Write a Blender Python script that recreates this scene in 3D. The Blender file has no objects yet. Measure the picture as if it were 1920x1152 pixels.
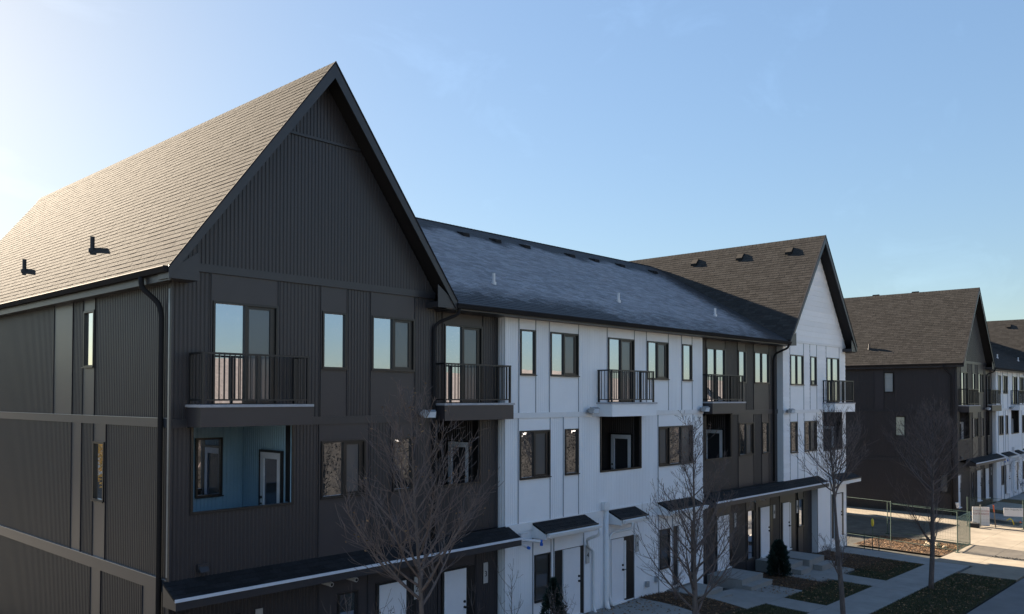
import bpy, math, random
import numpy as np
from mathutils import Vector, Matrix
R = math.radians
random.seed(7)
rng = np.random.default_rng(11)
scene = bpy.context.scene
COL = scene.collection

# ------------------------------------------------------------------ camera
CAM = Vector((-7.1332, -15.3001, 6.7625))
A, P, RO = R(42.8616), R(1.2789), R(0.0828)
fw = Vector((math.cos(P)*math.cos(A), math.cos(P)*math.sin(A), math.sin(P)))
rt = Vector((math.sin(A), -math.cos(A), 0))
up = rt.cross(fw)
rt2 = rt*math.cos(RO) + up*math.sin(RO)
up2 = up*math.cos(RO) - rt*math.sin(RO)
cd = bpy.data.cameras.new('camera')
cam = bpy.data.objects.new('camera', cd)
COL.objects.link(cam)
m3 = Matrix((rt2, up2, -fw)).transposed()
cam.matrix_world = Matrix.Translation(CAM) @ m3.to_4x4()
cd.sensor_width = 36
cd.lens = 1567.274/1920*36
cd.shift_y = (710.927-576)/1920
cd.clip_start = 0.3
cd.clip_end = 4000
scene.camera = cam
scene.render.resolution_x, scene.render.resolution_y = 1024, 614

# ------------------------------------------------------------------ sky, sun, exposure
SUN = Vector((0.11, 1.0, 0.385)).normalized()
ELEV = math.asin(SUN.z)
AZ = math.atan2(SUN.x, SUN.y)
world = bpy.data.worlds.new('World')
scene.world = world
world.use_nodes = True
wn, wl = world.node_tree.nodes, world.node_tree.links
wn.clear()
wo = wn.new('ShaderNodeOutputWorld')
bg = wn.new('ShaderNodeBackground')
sky = wn.new('ShaderNodeTexSky')
sky.sky_type = 'NISHITA'
sky.sun_disc = False
sky.sun_elevation = ELEV
sky.sun_rotation = AZ
sky.air_density = 1.0
sky.dust_density = 0.55
sky.ozone_density = 1.3
sky.altitude = 600
bg.inputs['Strength'].default_value = 0.05
# thin cirrus, everywhere in the sky
tc = wn.new('ShaderNodeTexCoord')
mp = wn.new('ShaderNodeMapping')
mp.inputs['Rotation'].default_value = (0, 0, R(38))
mp.inputs['Scale'].default_value = (1.6, 7.0, 9.0)
nz = wn.new('ShaderNodeTexNoise')
nz.inputs['Scale'].default_value = 1.3
nz.inputs['Detail'].default_value = 7
nz.inputs['Roughness'].default_value = 0.62
nz.inputs['Distortion'].default_value = 0.6
rp = wn.new('ShaderNodeValToRGB')
rp.color_ramp.elements[0].position = 0.56
rp.color_ramp.elements[0].color = (0, 0, 0, 1)
rp.color_ramp.elements[1].position = 0.85
rp.color_ramp.elements[1].color = (0.30, 0.30, 0.30, 1)
mx = wn.new('ShaderNodeMix'); mx.data_type = 'RGBA'; mx.blend_type = 'SCREEN'
wl.new(tc.outputs['Generated'], mp.inputs['Vector'])
wl.new(mp.outputs['Vector'], nz.inputs['Vector'])
wl.new(nz.outputs['Fac'], rp.inputs['Fac'])
mx2 = wn.new('ShaderNodeMix'); mx2.data_type = 'RGBA'; mx2.blend_type = 'ADD'
mul = wn.new('ShaderNodeMix'); mul.data_type = 'RGBA'; mul.blend_type = 'MULTIPLY'
mul.inputs['Factor'].default_value = 1.0
wl.new(sky.outputs['Color'], mul.inputs['A'])
wl.new(rp.outputs['Color'], mul.inputs['B'])
mx2.inputs['Factor'].default_value = 1.0
wl.new(sky.outputs['Color'], mx2.inputs['A'])
wl.new(mul.outputs['Result'], mx2.inputs['B'])
# compress the range of the whole sky evenly: c / (L + e)^0.5
bw = wn.new('ShaderNodeRGBToBW')
ml = wn.new('ShaderNodeMath'); ml.operation = 'ADD'
ml.inputs[1].default_value = 0.05
pw = wn.new('ShaderNodeMath'); pw.operation = 'POWER'; pw.inputs[1].default_value = 0.5
dv = wn.new('ShaderNodeVectorMath'); dv.operation = 'DIVIDE'
wl.new(mx2.outputs['Result'], bw.inputs['Color'])
wl.new(bw.outputs['Val'], ml.inputs[0])
ds = wn.new('ShaderNodeHueSaturation'); ds.inputs['Saturation'].default_value = 1.0
wl.new(mx2.outputs['Result'], ds.inputs['Color'])
tn = wn.new('ShaderNodeVectorMath'); tn.operation = 'MULTIPLY'; tn.inputs[1].default_value = (0.885, 0.92, 0.925)
wl.new(ds.outputs['Color'], tn.inputs[0])
wl.new(tn.outputs['Vector'], dv.inputs[0])
wl.new(ml.outputs['Value'], pw.inputs[0])
wl.new(pw.outputs['Value'], dv.inputs[1])
wl.new(dv.outputs['Vector'], bg.inputs['Color'])
wl.new(bg.outputs['Background'], wo.inputs['Surface'])

sl = bpy.data.lights.new('sun', 'SUN')
sl.energy = 5.0
sl.angle = R(0.53)
sl.color = (1.0, 0.83, 0.63)
so = bpy.data.objects.new('sun', sl)
COL.objects.link(so)
so.rotation_euler = SUN.to_track_quat('Z', 'Y').to_euler()
so.location = (0, 40, 60)
scene.view_settings.view_transform = 'Standard'
scene.view_settings.look = 'None'
scene.view_settings.gamma = 1
scene.view_settings.use_curve_mapping = False
scene.view_settings.exposure = 2.74

# ------------------------------------------------------------------ materials
def nmat(name):
    m = bpy.data.materials.new(name)
    m.use_nodes = True
    return m, m.node_tree.nodes, m.node_tree.links, m.node_tree.nodes['Principled BSDF']

def mat(name, col, rough=0.6, spec=0.5, metal=0.0, vary=0.12, scale=6.0, bump=0.0, bscale=60.0, stretch=(1, 1, 1), tint=0.0, col2=None):
    m, n, l, b = nmat(name)
    b.inputs['Roughness'].default_value = rough
    b.inputs['Metallic'].default_value = metal
    b.inputs['Specular IOR Level'].default_value = spec
    t = n.new('ShaderNodeTexCoord')
    mpn = n.new('ShaderNodeMapping')
    mpn.inputs['Scale'].default_value = stretch
    l.new(t.outputs['Object'], mpn.inputs['Vector'])
    x = n.new('ShaderNodeTexNoise')
    x.inputs['Scale'].default_value = scale
    x.inputs['Detail'].default_value = 5
    x.inputs['Roughness'].default_value = 0.65
    l.new(mpn.outputs['Vector'], x.inputs['Vector'])
    r = n.new('ShaderNodeValToRGB')
    c2 = col2 or tuple(min(1, c*(1+vary)) for c in col)
    r.color_ramp.elements[0].position = 0.3
    r.color_ramp.elements[1].position = 0.7
    r.color_ramp.elements[0].color = (*[c*(1-vary) for c in col], 1)
    r.color_ramp.elements[1].color = (*c2, 1)
    l.new(x.outputs['Fac'], r.inputs['Fac'])
    out = r.outputs['Color']
    if tint:
        a = n.new('ShaderNodeAttribute')
        a.attribute_name = 'tint'
        mr = n.new('ShaderNodeMapRange')
        mr.inputs['To Min'].default_value = 1-tint
        mr.inputs['To Max'].default_value = 1+tint
        l.new(a.outputs['Fac'], mr.inputs['Value'])
        mm = n.new('ShaderNodeMix'); mm.data_type = 'RGBA'; mm.blend_type = 'MULTIPLY'
        mm.inputs['Factor'].default_value = 1
        l.new(out, mm.inputs['A'])
        l.new(mr.outputs['Result'], mm.inputs['B'])
        out = mm.outputs['Result']
    l.new(out, b.inputs['Base Color'])
    if bump:
        y = n.new('ShaderNodeTexNoise')
        y.inputs['Scale'].default_value = bscale
        y.inputs['Detail'].default_value = 4
        l.new(t.outputs['Object'], y.inputs['Vector'])
        bp = n.new('ShaderNodeBump')
        bp.inputs['Strength'].default_value = bump
        bp.inputs['Distance'].default_value = 0.02
        l.new(y.outputs['Fac'], bp.inputs['Height'])
        l.new(bp.outputs['Normal'], b.inputs['Normal'])
    return m

M = {}
M['dark'] = mat('dark_metal_siding', (0.034, 0.031, 0.035), 0.42, 0.5, vary=0.08, scale=1.2, stretch=(1, 1, .3))
M['darkpanel'] = mat('dark_smooth_panel', (0.040, 0.036, 0.041), 0.40, 0.5, vary=0.06, scale=2, bump=0.02, bscale=140)
M['darktrim'] = mat('dark_trim', (0.033, 0.0325, 0.038), 0.38, 0.5, vary=0.08)
M['sidepanel'] = mat('grey_metal_panel', (0.030, 0.036, 0.050), 0.34, 0.6, vary=0.08, scale=3, stretch=(1, 1, .3))
M['black'] = mat('black_frame', (0.012, 0.012, 0.013), 0.35, 0.5, vary=0.1)
M['rail'] = mat('black_powder_coat', (0.014, 0.014, 0.015), 0.4, 0.5, vary=0.1)
M['white'] = mat('white_metal_siding', (0.78, 0.80, 0.84), 0.5, 0.4, vary=0.045, scale=2.5, stretch=(1, 1, .12))
M['whitepanel'] = mat('white_smooth_panel', (0.80, 0.82, 0.86), 0.5, 0.4, vary=0.025, scale=2, bump=0.01)
M['whiteboard'] = mat('white_lap_board', (0.80, 0.81, 0.84), 0.55, 0.35, vary=0.03, scale=2, tint=0.03)
M['whitetrim'] = mat('white_trim', (0.72, 0.73, 0.75), 0.5, 0.4, vary=0.03)
M['jointgrey'] = mat('panel_joint_trim', (0.34, 0.36, 0.40), 0.5, 0.4, vary=0.05)
M['door'] = mat('white_door', (0.72, 0.73, 0.77), 0.4, 0.4, vary=0.03, scale=4)
M['gutter'] = mat('dark_gutter', (0.024, 0.023, 0.025), 0.85, 0.12, vary=0.06)
M['darkpipe'] = mat('dark_vent_pipe', (0.045, 0.045, 0.05), 0.6, 0.3, vary=0.1)
M['corner'] = mat('galvanised_corner', (0.30, 0.33, 0.37), 0.28, 0.7, metal=0.6, vary=0.1)
M['deck'] = mat('balcony_deck', (0.40, 0.40, 0.43), 0.6, 0.4, vary=0.12, scale=5)
M['blue'] = mat('blue_siding', (0.26, 0.42, 0.54), 0.5, 0.4, vary=0.08, scale=1.5)
M['shingle'] = mat('asphalt_shingle', (0.050, 0.0475, 0.045), 0.95, 0.03, vary=0.10, scale=9, bump=0.2, bscale=240, tint=0.17)
M['deckroof'] = mat('roof_underlay', (0.022, 0.02, 0.019), 0.9, 0.2)
M['canopyroof'] = mat('canopy_shingle', (0.015, 0.015, 0.017), 0.8, 0.25, vary=0.3, scale=14, bump=0.4, bscale=150, tint=0.3)
M['soffit'] = mat('dark_soffit', (0.020, 0.018, 0.019), 0.6, 0.3)
M['snow'] = mat('light_metal_edge', (0.62, 0.66, 0.74), 0.45, 0.5, vary=0.06, scale=8)
M['plate'] = mat('number_plate_grey', (0.42, 0.41, 0.40), 0.5, 0.4, vary=0.05)
M['num'] = mat('number_black', (0.01, 0.01, 0.01), 0.5, 0.4)
M['concrete'] = mat('concrete', (0.25, 0.248, 0.24), 0.85, 0.25, vary=0.14, scale=1.4, bump=0.15, bscale=45)
M['concrete2'] = mat('fresh_concrete', (0.22, 0.195, 0.158), 0.9, 0.2, vary=0.20, scale=0.9, bump=0.12, bscale=45)
M['joint'] = mat('slab_joint', (0.09, 0.085, 0.08), 0.9, 0.2)
M['asphalt'] = mat('road_surface', (0.15, 0.15, 0.15), 0.85, 0.3, vary=0.15, scale=0.8, bump=0.3, bscale=70)
M['lane'] = mat('lane_gravel', (0.085, 0.078, 0.066), 0.95, 0.2, vary=0.35, scale=1.7, bump=0.5, bscale=25)
M['soil'] = mat('bare_soil', (0.048, 0.049, 0.046), 0.95, 0.2, vary=0.35, scale=1.6, bump=0.6, bscale=14)
M['mulch'] = mat('mulch', (0.062, 0.043, 0.029), 0.95, 0.2, vary=0.4, scale=9, bump=0.8, bscale=35)
M['lawn'] = mat('lawn_soil', (0.026, 0.034, 0.016), 0.95, 0.2, vary=0.4, scale=3, bump=0.6, bscale=40, col2=(0.055, 0.048, 0.028))
M['bark'] = mat('grey_bark', (0.130, 0.106, 0.096), 0.85, 0.25, vary=0.3, scale=14, bump=0.4, bscale=60, stretch=(1, 1, .25))
M['twig'] = mat('twig_bark', (0.135, 0.105, 0.095), 0.8, 0.3, vary=0.25, scale=10)
M['spruce'] = mat('spruce_needles', (0.020, 0.042, 0.034), 0.7, 0.3, vary=0.4, scale=8, tint=0.5)
M['greenpost'] = mat('green_fence_paint', (0.020, 0.055, 0.044), 0.5, 0.5, vary=0.15)
M['steel'] = mat('galvanised_steel', (0.40, 0.40, 0.38), 0.4, 0.5, metal=0.7, vary=0.1)
M['signwhite'] = mat('sign_white', (0.74, 0.73, 0.72), 0.45, 0.4, vary=0.03)
M['signred'] = mat('sign_red', (0.30, 0.03, 0.05), 0.5, 0.4)
M['signgrey'] = mat('sign_print_grey', (0.12, 0.12, 0.12), 0.5, 0.4)
M['orange'] = mat('orange_paint', (0.70, 0.12, 0.03), 0.5, 0.4)
M['wood'] = mat('weathered_wood', (0.30, 0.22, 0.14), 0.8, 0.2, vary=0.25, scale=12, stretch=(1, 1, .1))
M['yellow'] = mat('yellow_plastic', (0.75, 0.55, 0.04), 0.4, 0.5)
M['bluecap'] = mat('blue_tape', (0.01, 0.12, 0.55), 0.45, 0.5)
M['pvc'] = mat('pvc_pipe', (0.66, 0.66, 0.68), 0.4, 0.5, vary=0.05)
M['pvcdark'] = mat('pipe_bore', (0.03, 0.03, 0.03), 0.8, 0.2)
M['lamp'] = mat('lamp_housing', (0.30, 0.32, 0.35), 0.35, 0.5, vary=0.1)
M['lampglass'] = mat('lamp_glass', (0.70, 0.76, 0.84), 0.15, 0.7, vary=0.03)
M['rock'] = mat('field_stone', (0.36, 0.30, 0.22), 0.85, 0.3, vary=0.25, scale=5, bump=0.4, bscale=20)
M['housebrown'] = mat('tan_siding', (0.60, 0.58, 0.54), 0.8, 0.3, vary=0.12, scale=1, stretch=(.3, .3, 8))
M['housered'] = mat('taupe_siding', (0.56, 0.53, 0.50), 0.8, 0.3, vary=0.12, scale=1, stretch=(.3, .3, 8))
M['houseroof'] = mat('house_shingle', (0.11, 0.095, 0.085), 0.85, 0.3, vary=0.25, scale=4)
M['leafyellow'] = mat('yellow_leaves', (0.34, 0.25, 0.09), 0.7, 0.3, vary=0.3, scale=3)
M['blind'] = mat('window_blind', (0.34, 0.36, 0.36), 0.6, 0.4, vary=0.1, scale=1.5, stretch=(.2, .2, 6))
M['blindlow'] = mat('cream_blind', (0.50, 0.52, 0.42), 0.6, 0.4, vary=0.1, scale=1.5, stretch=(.2, .2, 6))

# mid roof: shingles with frost lying on the cold north slope
def frost_mat():
    m, n, l, b = nmat('frosted_shingle')
    b.inputs['Roughness'].default_value = 0.7
    t = n.new('ShaderNodeTexCoord')
    a = n.new('ShaderNodeAttribute'); a.attribute_name = 'tint'
    f = n.new('ShaderNodeAttribute'); f.attribute_name = 'frost'
    mp_ = n.new('ShaderNodeMapping'); mp_.inputs['Scale'].default_value = (0.7, 0.7, 0.7)
    x = n.new('ShaderNodeTexNoise'); x.inputs['Scale'].default_value = 2.2; x.inputs['Detail'].default_value = 6
    l.new(t.outputs['Object'], mp_.inputs['Vector']); l.new(mp_.outputs['Vector'], x.inputs['Vector'])
    fine = n.new('ShaderNodeTexNoise'); fine.inputs['Scale'].default_value = 20; fine.inputs['Detail'].default_value = 3
    l.new(t.outputs['Object'], fine.inputs['Vector'])
    s1 = n.new('ShaderNodeMath'); s1.operation = 'MULTIPLY_ADD'; s1.inputs[1].default_value = 0.30
    l.new(x.outputs['Fac'], s1.inputs[0]); l.new(f.outputs['Fac'], s1.inputs[2])      # f + 1.5 noise
    s2 = n.new('ShaderNodeMath'); s2.operation = 'MULTIPLY_ADD'; s2.inputs[1].default_value = 0.55
    l.new(fine.outputs['Fac'], s2.inputs[0]); l.new(s1.outputs[0], s2.inputs[2])
    s3 = n.new('ShaderNodeMath'); s3.operation = 'MULTIPLY_ADD'; s3.inputs[1].default_value = 0.27
    l.new(a.outputs['Fac'], s3.inputs[0]); l.new(s2.outputs[0], s3.inputs[2])
    mr = n.new('ShaderNodeMapRange'); mr.inputs['From Min'].default_value = 0.62; mr.inputs['From Max'].default_value = 1.50
    mr.inputs['To Max'].default_value = 0.85
    l.new(s3.outputs[0], mr.inputs['Value'])
    c = n.new('ShaderNodeMix'); c.data_type = 'RGBA'
    c.inputs['A'].default_value = (0.022, 0.023, 0.027, 1)
    c.inputs['B'].default_value = (0.44, 0.45, 0.49, 1)
    l.new(mr.outputs['Result'], c.inputs['Factor'])
    l.new(c.outputs['Result'], b.inputs['Base Color'])
    return m
M['frost'] = frost_mat()

def glass_mat(name, refl, base, rough=0.0, wob=0.003, gcol=(0.74, 0.82, 1.0)):
    m, n, l, b = nmat(name)
    b.inputs['Base Color'].default_value = (*base, 1)
    b.inputs['Roughness'].default_value = 0.5
    g = n.new('ShaderNodeBsdfGlossy'); g.inputs['Roughness'].default_value = rough
    g.inputs['Color'].default_value = (*gcol, 1)
    t = n.new('ShaderNodeTexCoord')
    x = n.new('ShaderNodeTexNoise'); x.inputs['Scale'].default_value = 2.2; x.inputs['Detail'].default_value = 1
    l.new(t.outputs['Object'], x.inputs['Vector'])
    bp = n.new('ShaderNodeBump'); bp.inputs['Strength'].default_value = wob*6; bp.inputs['Distance'].default_value = 0.03
    l.new(x.outputs['Fac'], bp.inputs['Height']); l.new(bp.outputs['Normal'], g.inputs['Normal'])
    fr = n.new('ShaderNodeLayerWeight'); fr.inputs['Blend'].default_value = 0.5
    mr = n.new('ShaderNodeMapRange'); mr.inputs['From Min'].default_value = .15; mr.inputs['From Max'].default_value = .75
    mr.inputs['To Min'].default_value = refl; mr.inputs['To Max'].default_value = min(.85, refl*2.0)
    l.new(fr.outputs['Facing'], mr.inputs['Value'])
    mix = n.new('ShaderNodeMixShader')
    l.new(mr.outputs['Result'], mix.inputs['Fac'])
    l.new(b.outputs['BSDF'], mix.inputs[1]); l.new(g.outputs['BSDF'], mix.inputs[2])
    l.new(mix.outputs['Shader'], n['Material Output'].inputs['Surface'])
    return m
M['glass'] = glass_mat('window_glass', 0.52, (0.020, 0.021, 0.022))
M['screen'] = glass_mat('screened_glass', 0.08, (0.065, 0.068, 0.072), 0.08)
M['doorglass'] = glass_mat('door_glass', 0.12, (0.03, 0.032, 0.034))
M['milk'] = glass_mat('bright_side_glass', 0.85, (0.05, 0.05, 0.05), gcol=(1.0, 1.0, 1.0))

def mesh_fence_mat():
    m, n, l, b = nmat('green_privacy_mesh')
    b.inputs['Base Color'].default_value = (0.05, 0.13, 0.10, 1)
    tr = n.new('ShaderNodeBsdfTransparent')
    mix = n.new('ShaderNodeMixShader'); mix.inputs['Fac'].default_value = 0.55
    l.new(tr.outputs['BSDF'], mix.inputs[1]); l.new(b.outputs['BSDF'], mix.inputs[2])
    l.new(mix.outputs['Shader'], n['Material Output'].inputs['Surface'])
    return m
M['gauze'] = mesh_fence_mat()

# ------------------------------------------------------------------ mesh helpers
class MB:
    def __init__(s): s.v = []; s.f = []; s.t = []; s.m = []
    def quad(s, a, b, c, d, t=0.5, m=0):
        i = len(s.v); s.v += [tuple(a), tuple(b), tuple(c), tuple(d)]; s.f.append((i, i+1, i+2, i+3)); s.t.append(t); s.m.append(m)
    def poly(s, pts, t=0.5, m=0):
        i = len(s.v); s.v += [tuple(p) for p in pts]; s.f.append(tuple(range(i, i+len(pts)))); s.t.append(t); s.m.append(m)
    def box(s, x0, x1, y0, y1, z0, z1, t=0.5, m=0):
        i = len(s.v)
        s.v += [(x0, y0, z0), (x1, y0, z0), (x1, y1, z0), (x0, y1, z0), (x0, y0, z1), (x1, y0, z1), (x1, y1, z1), (x0, y1, z1)]
        for q in ((0, 3, 2, 1), (4, 5, 6, 7), (0, 1, 5, 4), (1, 2, 6, 5), (2, 3, 7, 6), (3, 0, 4, 7)):
            s.f.append(tuple(i+k for k in q)); s.t.append(t); s.m.append(m)
    def prism(s, prof, axis, a0, a1, t=0.5, m=0):
        """closed profile (list of 2-D points) extruded along 'x' or 'y'"""
        n = len(prof); i = len(s.v)
        for a in (a0, a1):
            for p in prof:
                s.v.append((a, p[0], p[1]) if axis == 'x' else (p[0], a, p[1]))
        for k in range(n):
            j = (k+1) % n
            s.f.append((i+k, i+j, i+n+j, i+n+k)); s.t.append(t); s.m.append(m)
        s.f.append(tuple(i+k for k in range(n))[::-1]); s.t.append(t); s.m.append(m)
        s.f.append(tuple(i+n+k for k in range(n))); s.t.append(t); s.m.append(m)
    def tube(s, pts, radii, sides=6, t=0.5, m=0, cap=True):
        pts = [Vector(p) for p in pts]
        base = len(s.v); n = len(pts)
        prev = None
        for k, p in enumerate(pts):
            d = (pts[min(k+1, n-1)]-pts[max(k-1, 0)]).normalized()
            if prev is None:
                a = d.orthogonal().normalized()
            else:
                a = (prev - d*prev.dot(d)).normalized()
            prev = a
            b = d.cross(a)
            r = radii[k] if hasattr(radii, '__len__') else radii
            for q in range(sides):
                w = 2*math.pi*q/sides
                c = p + (a*math.cos(w) + b*math.sin(w))*r
                s.v.append((c.x, c.y, c.z))
        for k in range(n-1):
            for q in range(sides):
                w = (q+1) % sides
                s.f.append((base+k*sides+q, base+k*sides+w, base+(k+1)*sides+w, base+(k+1)*sides+q)); s.t.append(t); s.m.append(m)
        if cap and sides > 2:
            s.f.append(tuple(base+q for q in range(sides))[::-1]); s.t.append(t); s.m.append(m)
            s.f.append(tuple(base+(n-1)*sides+q for q in range(sides))); s.t.append(t); s.m.append(m)
    def mesh(s, name, mats, tint=False, smooth=False):
        me = bpy.data.meshes.new(name)
        me.from_pydata(s.v, [], s.f)
        for mm in (mats if isinstance(mats, (list, tuple)) else [mats]): me.materials.append(mm)
        if any(s.m): me.polygons.foreach_set('material_index', s.m)
        if tint:
            a = me.attributes.new('tint', 'FLOAT', 'FACE'); a.data.foreach_set('value', s.t)
        if smooth: me.polygons.foreach_set('use_smooth', [True]*len(s.f))
        me.update()
        return me

def ob(name, me, parent=None, loc=(0, 0, 0), rz=0.0, label=None, kind=None, cat=None, group=None):
    o = bpy.data.objects.new(name, me)
    COL.objects.link(o)
    o.location = loc
    if rz: o.rotation_euler = (0, 0, rz)
    if parent is not None: o.parent = parent
    if label: o['label'] = label
    if kind: o['kind'] = kind
    if cat: o['category'] = cat
    if group: o['group'] = group
    return o

def thing(name, label, cat, loc=(0, 0, 0), group=None, rz=0.0):
    return ob(name, None, None, loc, rz, label, None, cat, group)

CACHE = {}
def cached(key, fn):
    if key not in CACHE: CACHE[key] = fn()
    return CACHE[key]

def box_me(name, w, d, h, m, key=None):
    """box with origin at left-bottom-back: x 0..w, y -d..0, z 0..h"""
    def f():
        b = MB(); b.box(0, w, -d, 0, 0, h); return b.mesh(name, m)
    return cached((name, round(w, 3), round(d, 3), round(h, 3), m.name), f)

# ------------------------------------------------------------------ siding pieces
def ribs_me(w, m, top, pitch=0.085, dep=0.011):
    """ribbed metal sheet; top is a constant height or a function of u"""
    b = MB()
    if m.name.startswith('white'): dep = .006
    n = max(1, round(w/pitch)); p = w/n
    prof = []
    for k in range(n):
        u = k*p
        prof += [(u, 0.0), (u+p*.42, 0.0), (u+p*.50, -dep), (u+p*.90, -dep)]
    prof.append((w, 0.0))
    h = top if callable(top) else (lambda u: top)
    for (u0, y0), (u1, y1) in zip(prof[:-1], prof[1:]):
        b.quad((u0, y0, 0), (u1, y1, 0), (u1, y1, h(u1)), (u0, y0, h(u0)))
    return b.mesh('siding_sheet', m)

def ribs(par, x0, x1, z0, z1, y, m, rz=0.0, xy=None):
    me = cached(('ribs', round(x1-x0, 3), round(z1-z0, 3), m.name), lambda: ribs_me(x1-x0, m, z1-z0))
    return ob('siding_sheet', me, par, xy if xy else (x0, y, z0), rz)

def boards(par, x0, x1, z0, z1, y, m, exp=0.185, clip=None):
    z = z0; k = 0
    while z < z1-0.01:
        h = min(exp, z1-z)
        a, c = x0, x1
        if clip:
            a0, c0 = clip(z); a1, c1 = clip(z+h)
        else:
            a0 = a1 = x0; c0 = c1 = x1
        if c0-a0 < 0.03: break
        tt = random.random()
        key = ('board', round(c0-a0, 3), round(c1-a1, 3), round(h, 3), round(a1-a0, 3), int(tt*3))
        def f():
            b = MB(); t = int(tt*3)/2
            b.quad((0, -.022, 0), (c0-a0, -.022, 0), (c1-a0, -.008, h), (a1-a0, -.008, h), t)
            b.quad((0, 0, 0), (c0-a0, 0, 0), (c0-a0, -.022, 0), (0, -.022, 0), t)
            b.quad((0, 0, 0), (0, -.022, 0), (a1-a0, -.008, h), (a1-a0, 0, h), t)
            b.quad((c0-a0, -.022, 0), (c0-a0, 0, 0), (c1-a0, 0, h), (c1-a0, -.008, h), t)
            return b.mesh('siding_board', m, tint=True)
        ob('siding_board', cached(key, f), par, (a0, y, z))
        z += exp; k += 1

def panel(par, x0, x1, z0, z1, y, m, trim, rz=0.0, xy=None, holes=None):
    """smooth panel slab with slim joint trims at both edges; holes = window rectangles it goes round"""
    w, h = x1-x0, z1-z0
    hs = [(a-x0, b_-x0, c-z0, d-z0) for a, b_, c, d in (holes or [])]
    def f():
        b = MB()
        if hs:
            a, b2, c, d = hs[0]
            a, b2, c, d = max(a, 0.0), min(b2, w), max(c, 0.0), min(d, h)
            if c > 0.01: b.box(0, w, -.012, 0, 0, c)
            if h-d > 0.01: b.box(0, w, -.012, 0, d, h)
            if a > 0.01: b.box(0, a, -.012, 0, c, d)
            if w-b2 > 0.01: b.box(b2, w, -.012, 0, c, d)
        else:
            b.box(0, w, -.012, 0, 0, h)
        return b.mesh('wall_panel', m)
    key = ('panel', round(w, 3), round(h, 3), m.name, tuple(round(q, 3) for r_ in hs for q in r_))
    o = ob('wall_panel', cached(key, f), par, xy if xy else (x0, y, z0), rz)
    tm = box_me('joint_trim', .022, .030, h, trim)
    for u in (-0.011, w-0.011):
        ob('joint_trim', tm, o, (u, 0, 0))
    return o

def ring(b, w, h, fw_, y0, y1, ox=0, oz=0):
    b.box(ox, ox+fw_, y0, y1, oz, oz+h)
    b.box(ox+w-fw_, ox+w, y0, y1, oz, oz+h)
    b.box(ox+fw_, ox+w-fw_, y0, y1, oz, oz+fw_)
    b.box(ox+fw_, ox+w-fw_, y0, y1, oz+h-fw_, oz+h)

def window(par, x0, x1, z0, z1, y, kinds=('glass',), rz=0.0, xy=None, name='window', fwid=0.045, splits=None, fm=None):
    """frame mesh with a pane (and a sash for sliding lights) per light"""
    w, h = x1-x0, z1-z0
    fm = fm or M['black']
    n = len(kinds)
    cuts = [0]+(splits or [w*k/n for k in range(1, n)])+[w]
    def f():
        b = MB(); ring(b, w, h, fwid, -.045, .05)
        for c in cuts[1:-1]: b.box(c-.028, c+.028, -.040, .05, fwid, h-fwid)
        b.box(-.02, w+.02, -.07, -.046, -.012, .014)
        return b.mesh(name+'_frame', fm)
    o = ob(name, cached(('win', name, round(w, 3), round(h, 3), tuple(round(c, 3) for c in cuts), fm.name), f), par, xy if xy else (x0, y, z0), rz)
    for k, kd in enumerate(kinds):
        a, c = cuts[k], cuts[k+1]
        a += fwid if k == 0 else .028; c -= fwid if k == n-1 else .028
        ww, hh = c-a, h-2*fwid
        gm = M[kd]
        if kd == 'screen':
            s = .055
            def fs():
                b = MB(); ring(b, ww, hh, s, .0, .03); b.box(ww-s-.06, ww-s, .0, .03, s, hh-s); return b.mesh('sash', fm)
            so_ = ob('sash', cached(('sash', round(ww, 3), round(hh, 3), fm.name), fs), o, (a, 0, fwid))
            ob('pane', box_me('pane', ww-2*s, .006, hh-2*s, gm), o, (a+s, .03, fwid+s))
        else:
            ob('pane', box_me('pane', ww, .006, hh, gm), o, (a, .012, fwid))
    return o

def text_mesh(s, size, m, ext=0.002):
    def f():
        cu = bpy.data.curves.new('lettering', 'FONT')
        cu.body = s; cu.size = size; cu.extrude = ext; cu.align_x = 'CENTER'; cu.align_y = 'CENTER'
        to = bpy.data.objects.new('lettering', cu); COL.objects.link(to)
        dg = bpy.context.evaluated_depsgraph_get()
        me = bpy.data.meshes.new_from_object(to.evaluated_get(dg))
        bpy.data.objects.remove(to); bpy.data.curves.remove(cu)
        me.materials.clear(); me.materials.append(m)
        me.transform(Matrix.Rotation(R(90), 4, 'X'))
        return me
    return cached(('txt', s, size, m.name), f)

def plate(par, x, z, y, s):
    o = ob('number_plate', box_me('number_plate', .16, .02, .54, M['plate']), par, (x, y, z))
    ob('numeral', text_mesh(s, .20, M['num'], .004), o, (.08, -.023, .24))

def door(par, x, z, y, w=.80, h=1.93, hand=1, knob=True, m=None):
    """white slab door"""
    o = ob('door', box_me('door', w, .045, h, m or M['door']), par, (x, y, z))
    def kf():
        b = MB()
        b.tube([(0, 0, 0), (0, -.06, 0)], .032, 8); b.tube([(0, -.06, 0), (.10, -.06, 0)], .012, 6)
        b.tube([(0, 0, .14), (0, -.03, .14)], .035, 8)
        return b.mesh('door_handle', M['black'])
    if knob: ob('door_handle', cached('knob', kf), o, (w-.07 if hand > 0 else .07, -.045, .95), 0 if hand < 0 else math.pi if False else 0)
    ob('threshold', box_me('threshold', w+.10, .12, .05, M['whitetrim']), o, (-.05, -.01, -.055))
    return o

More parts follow.
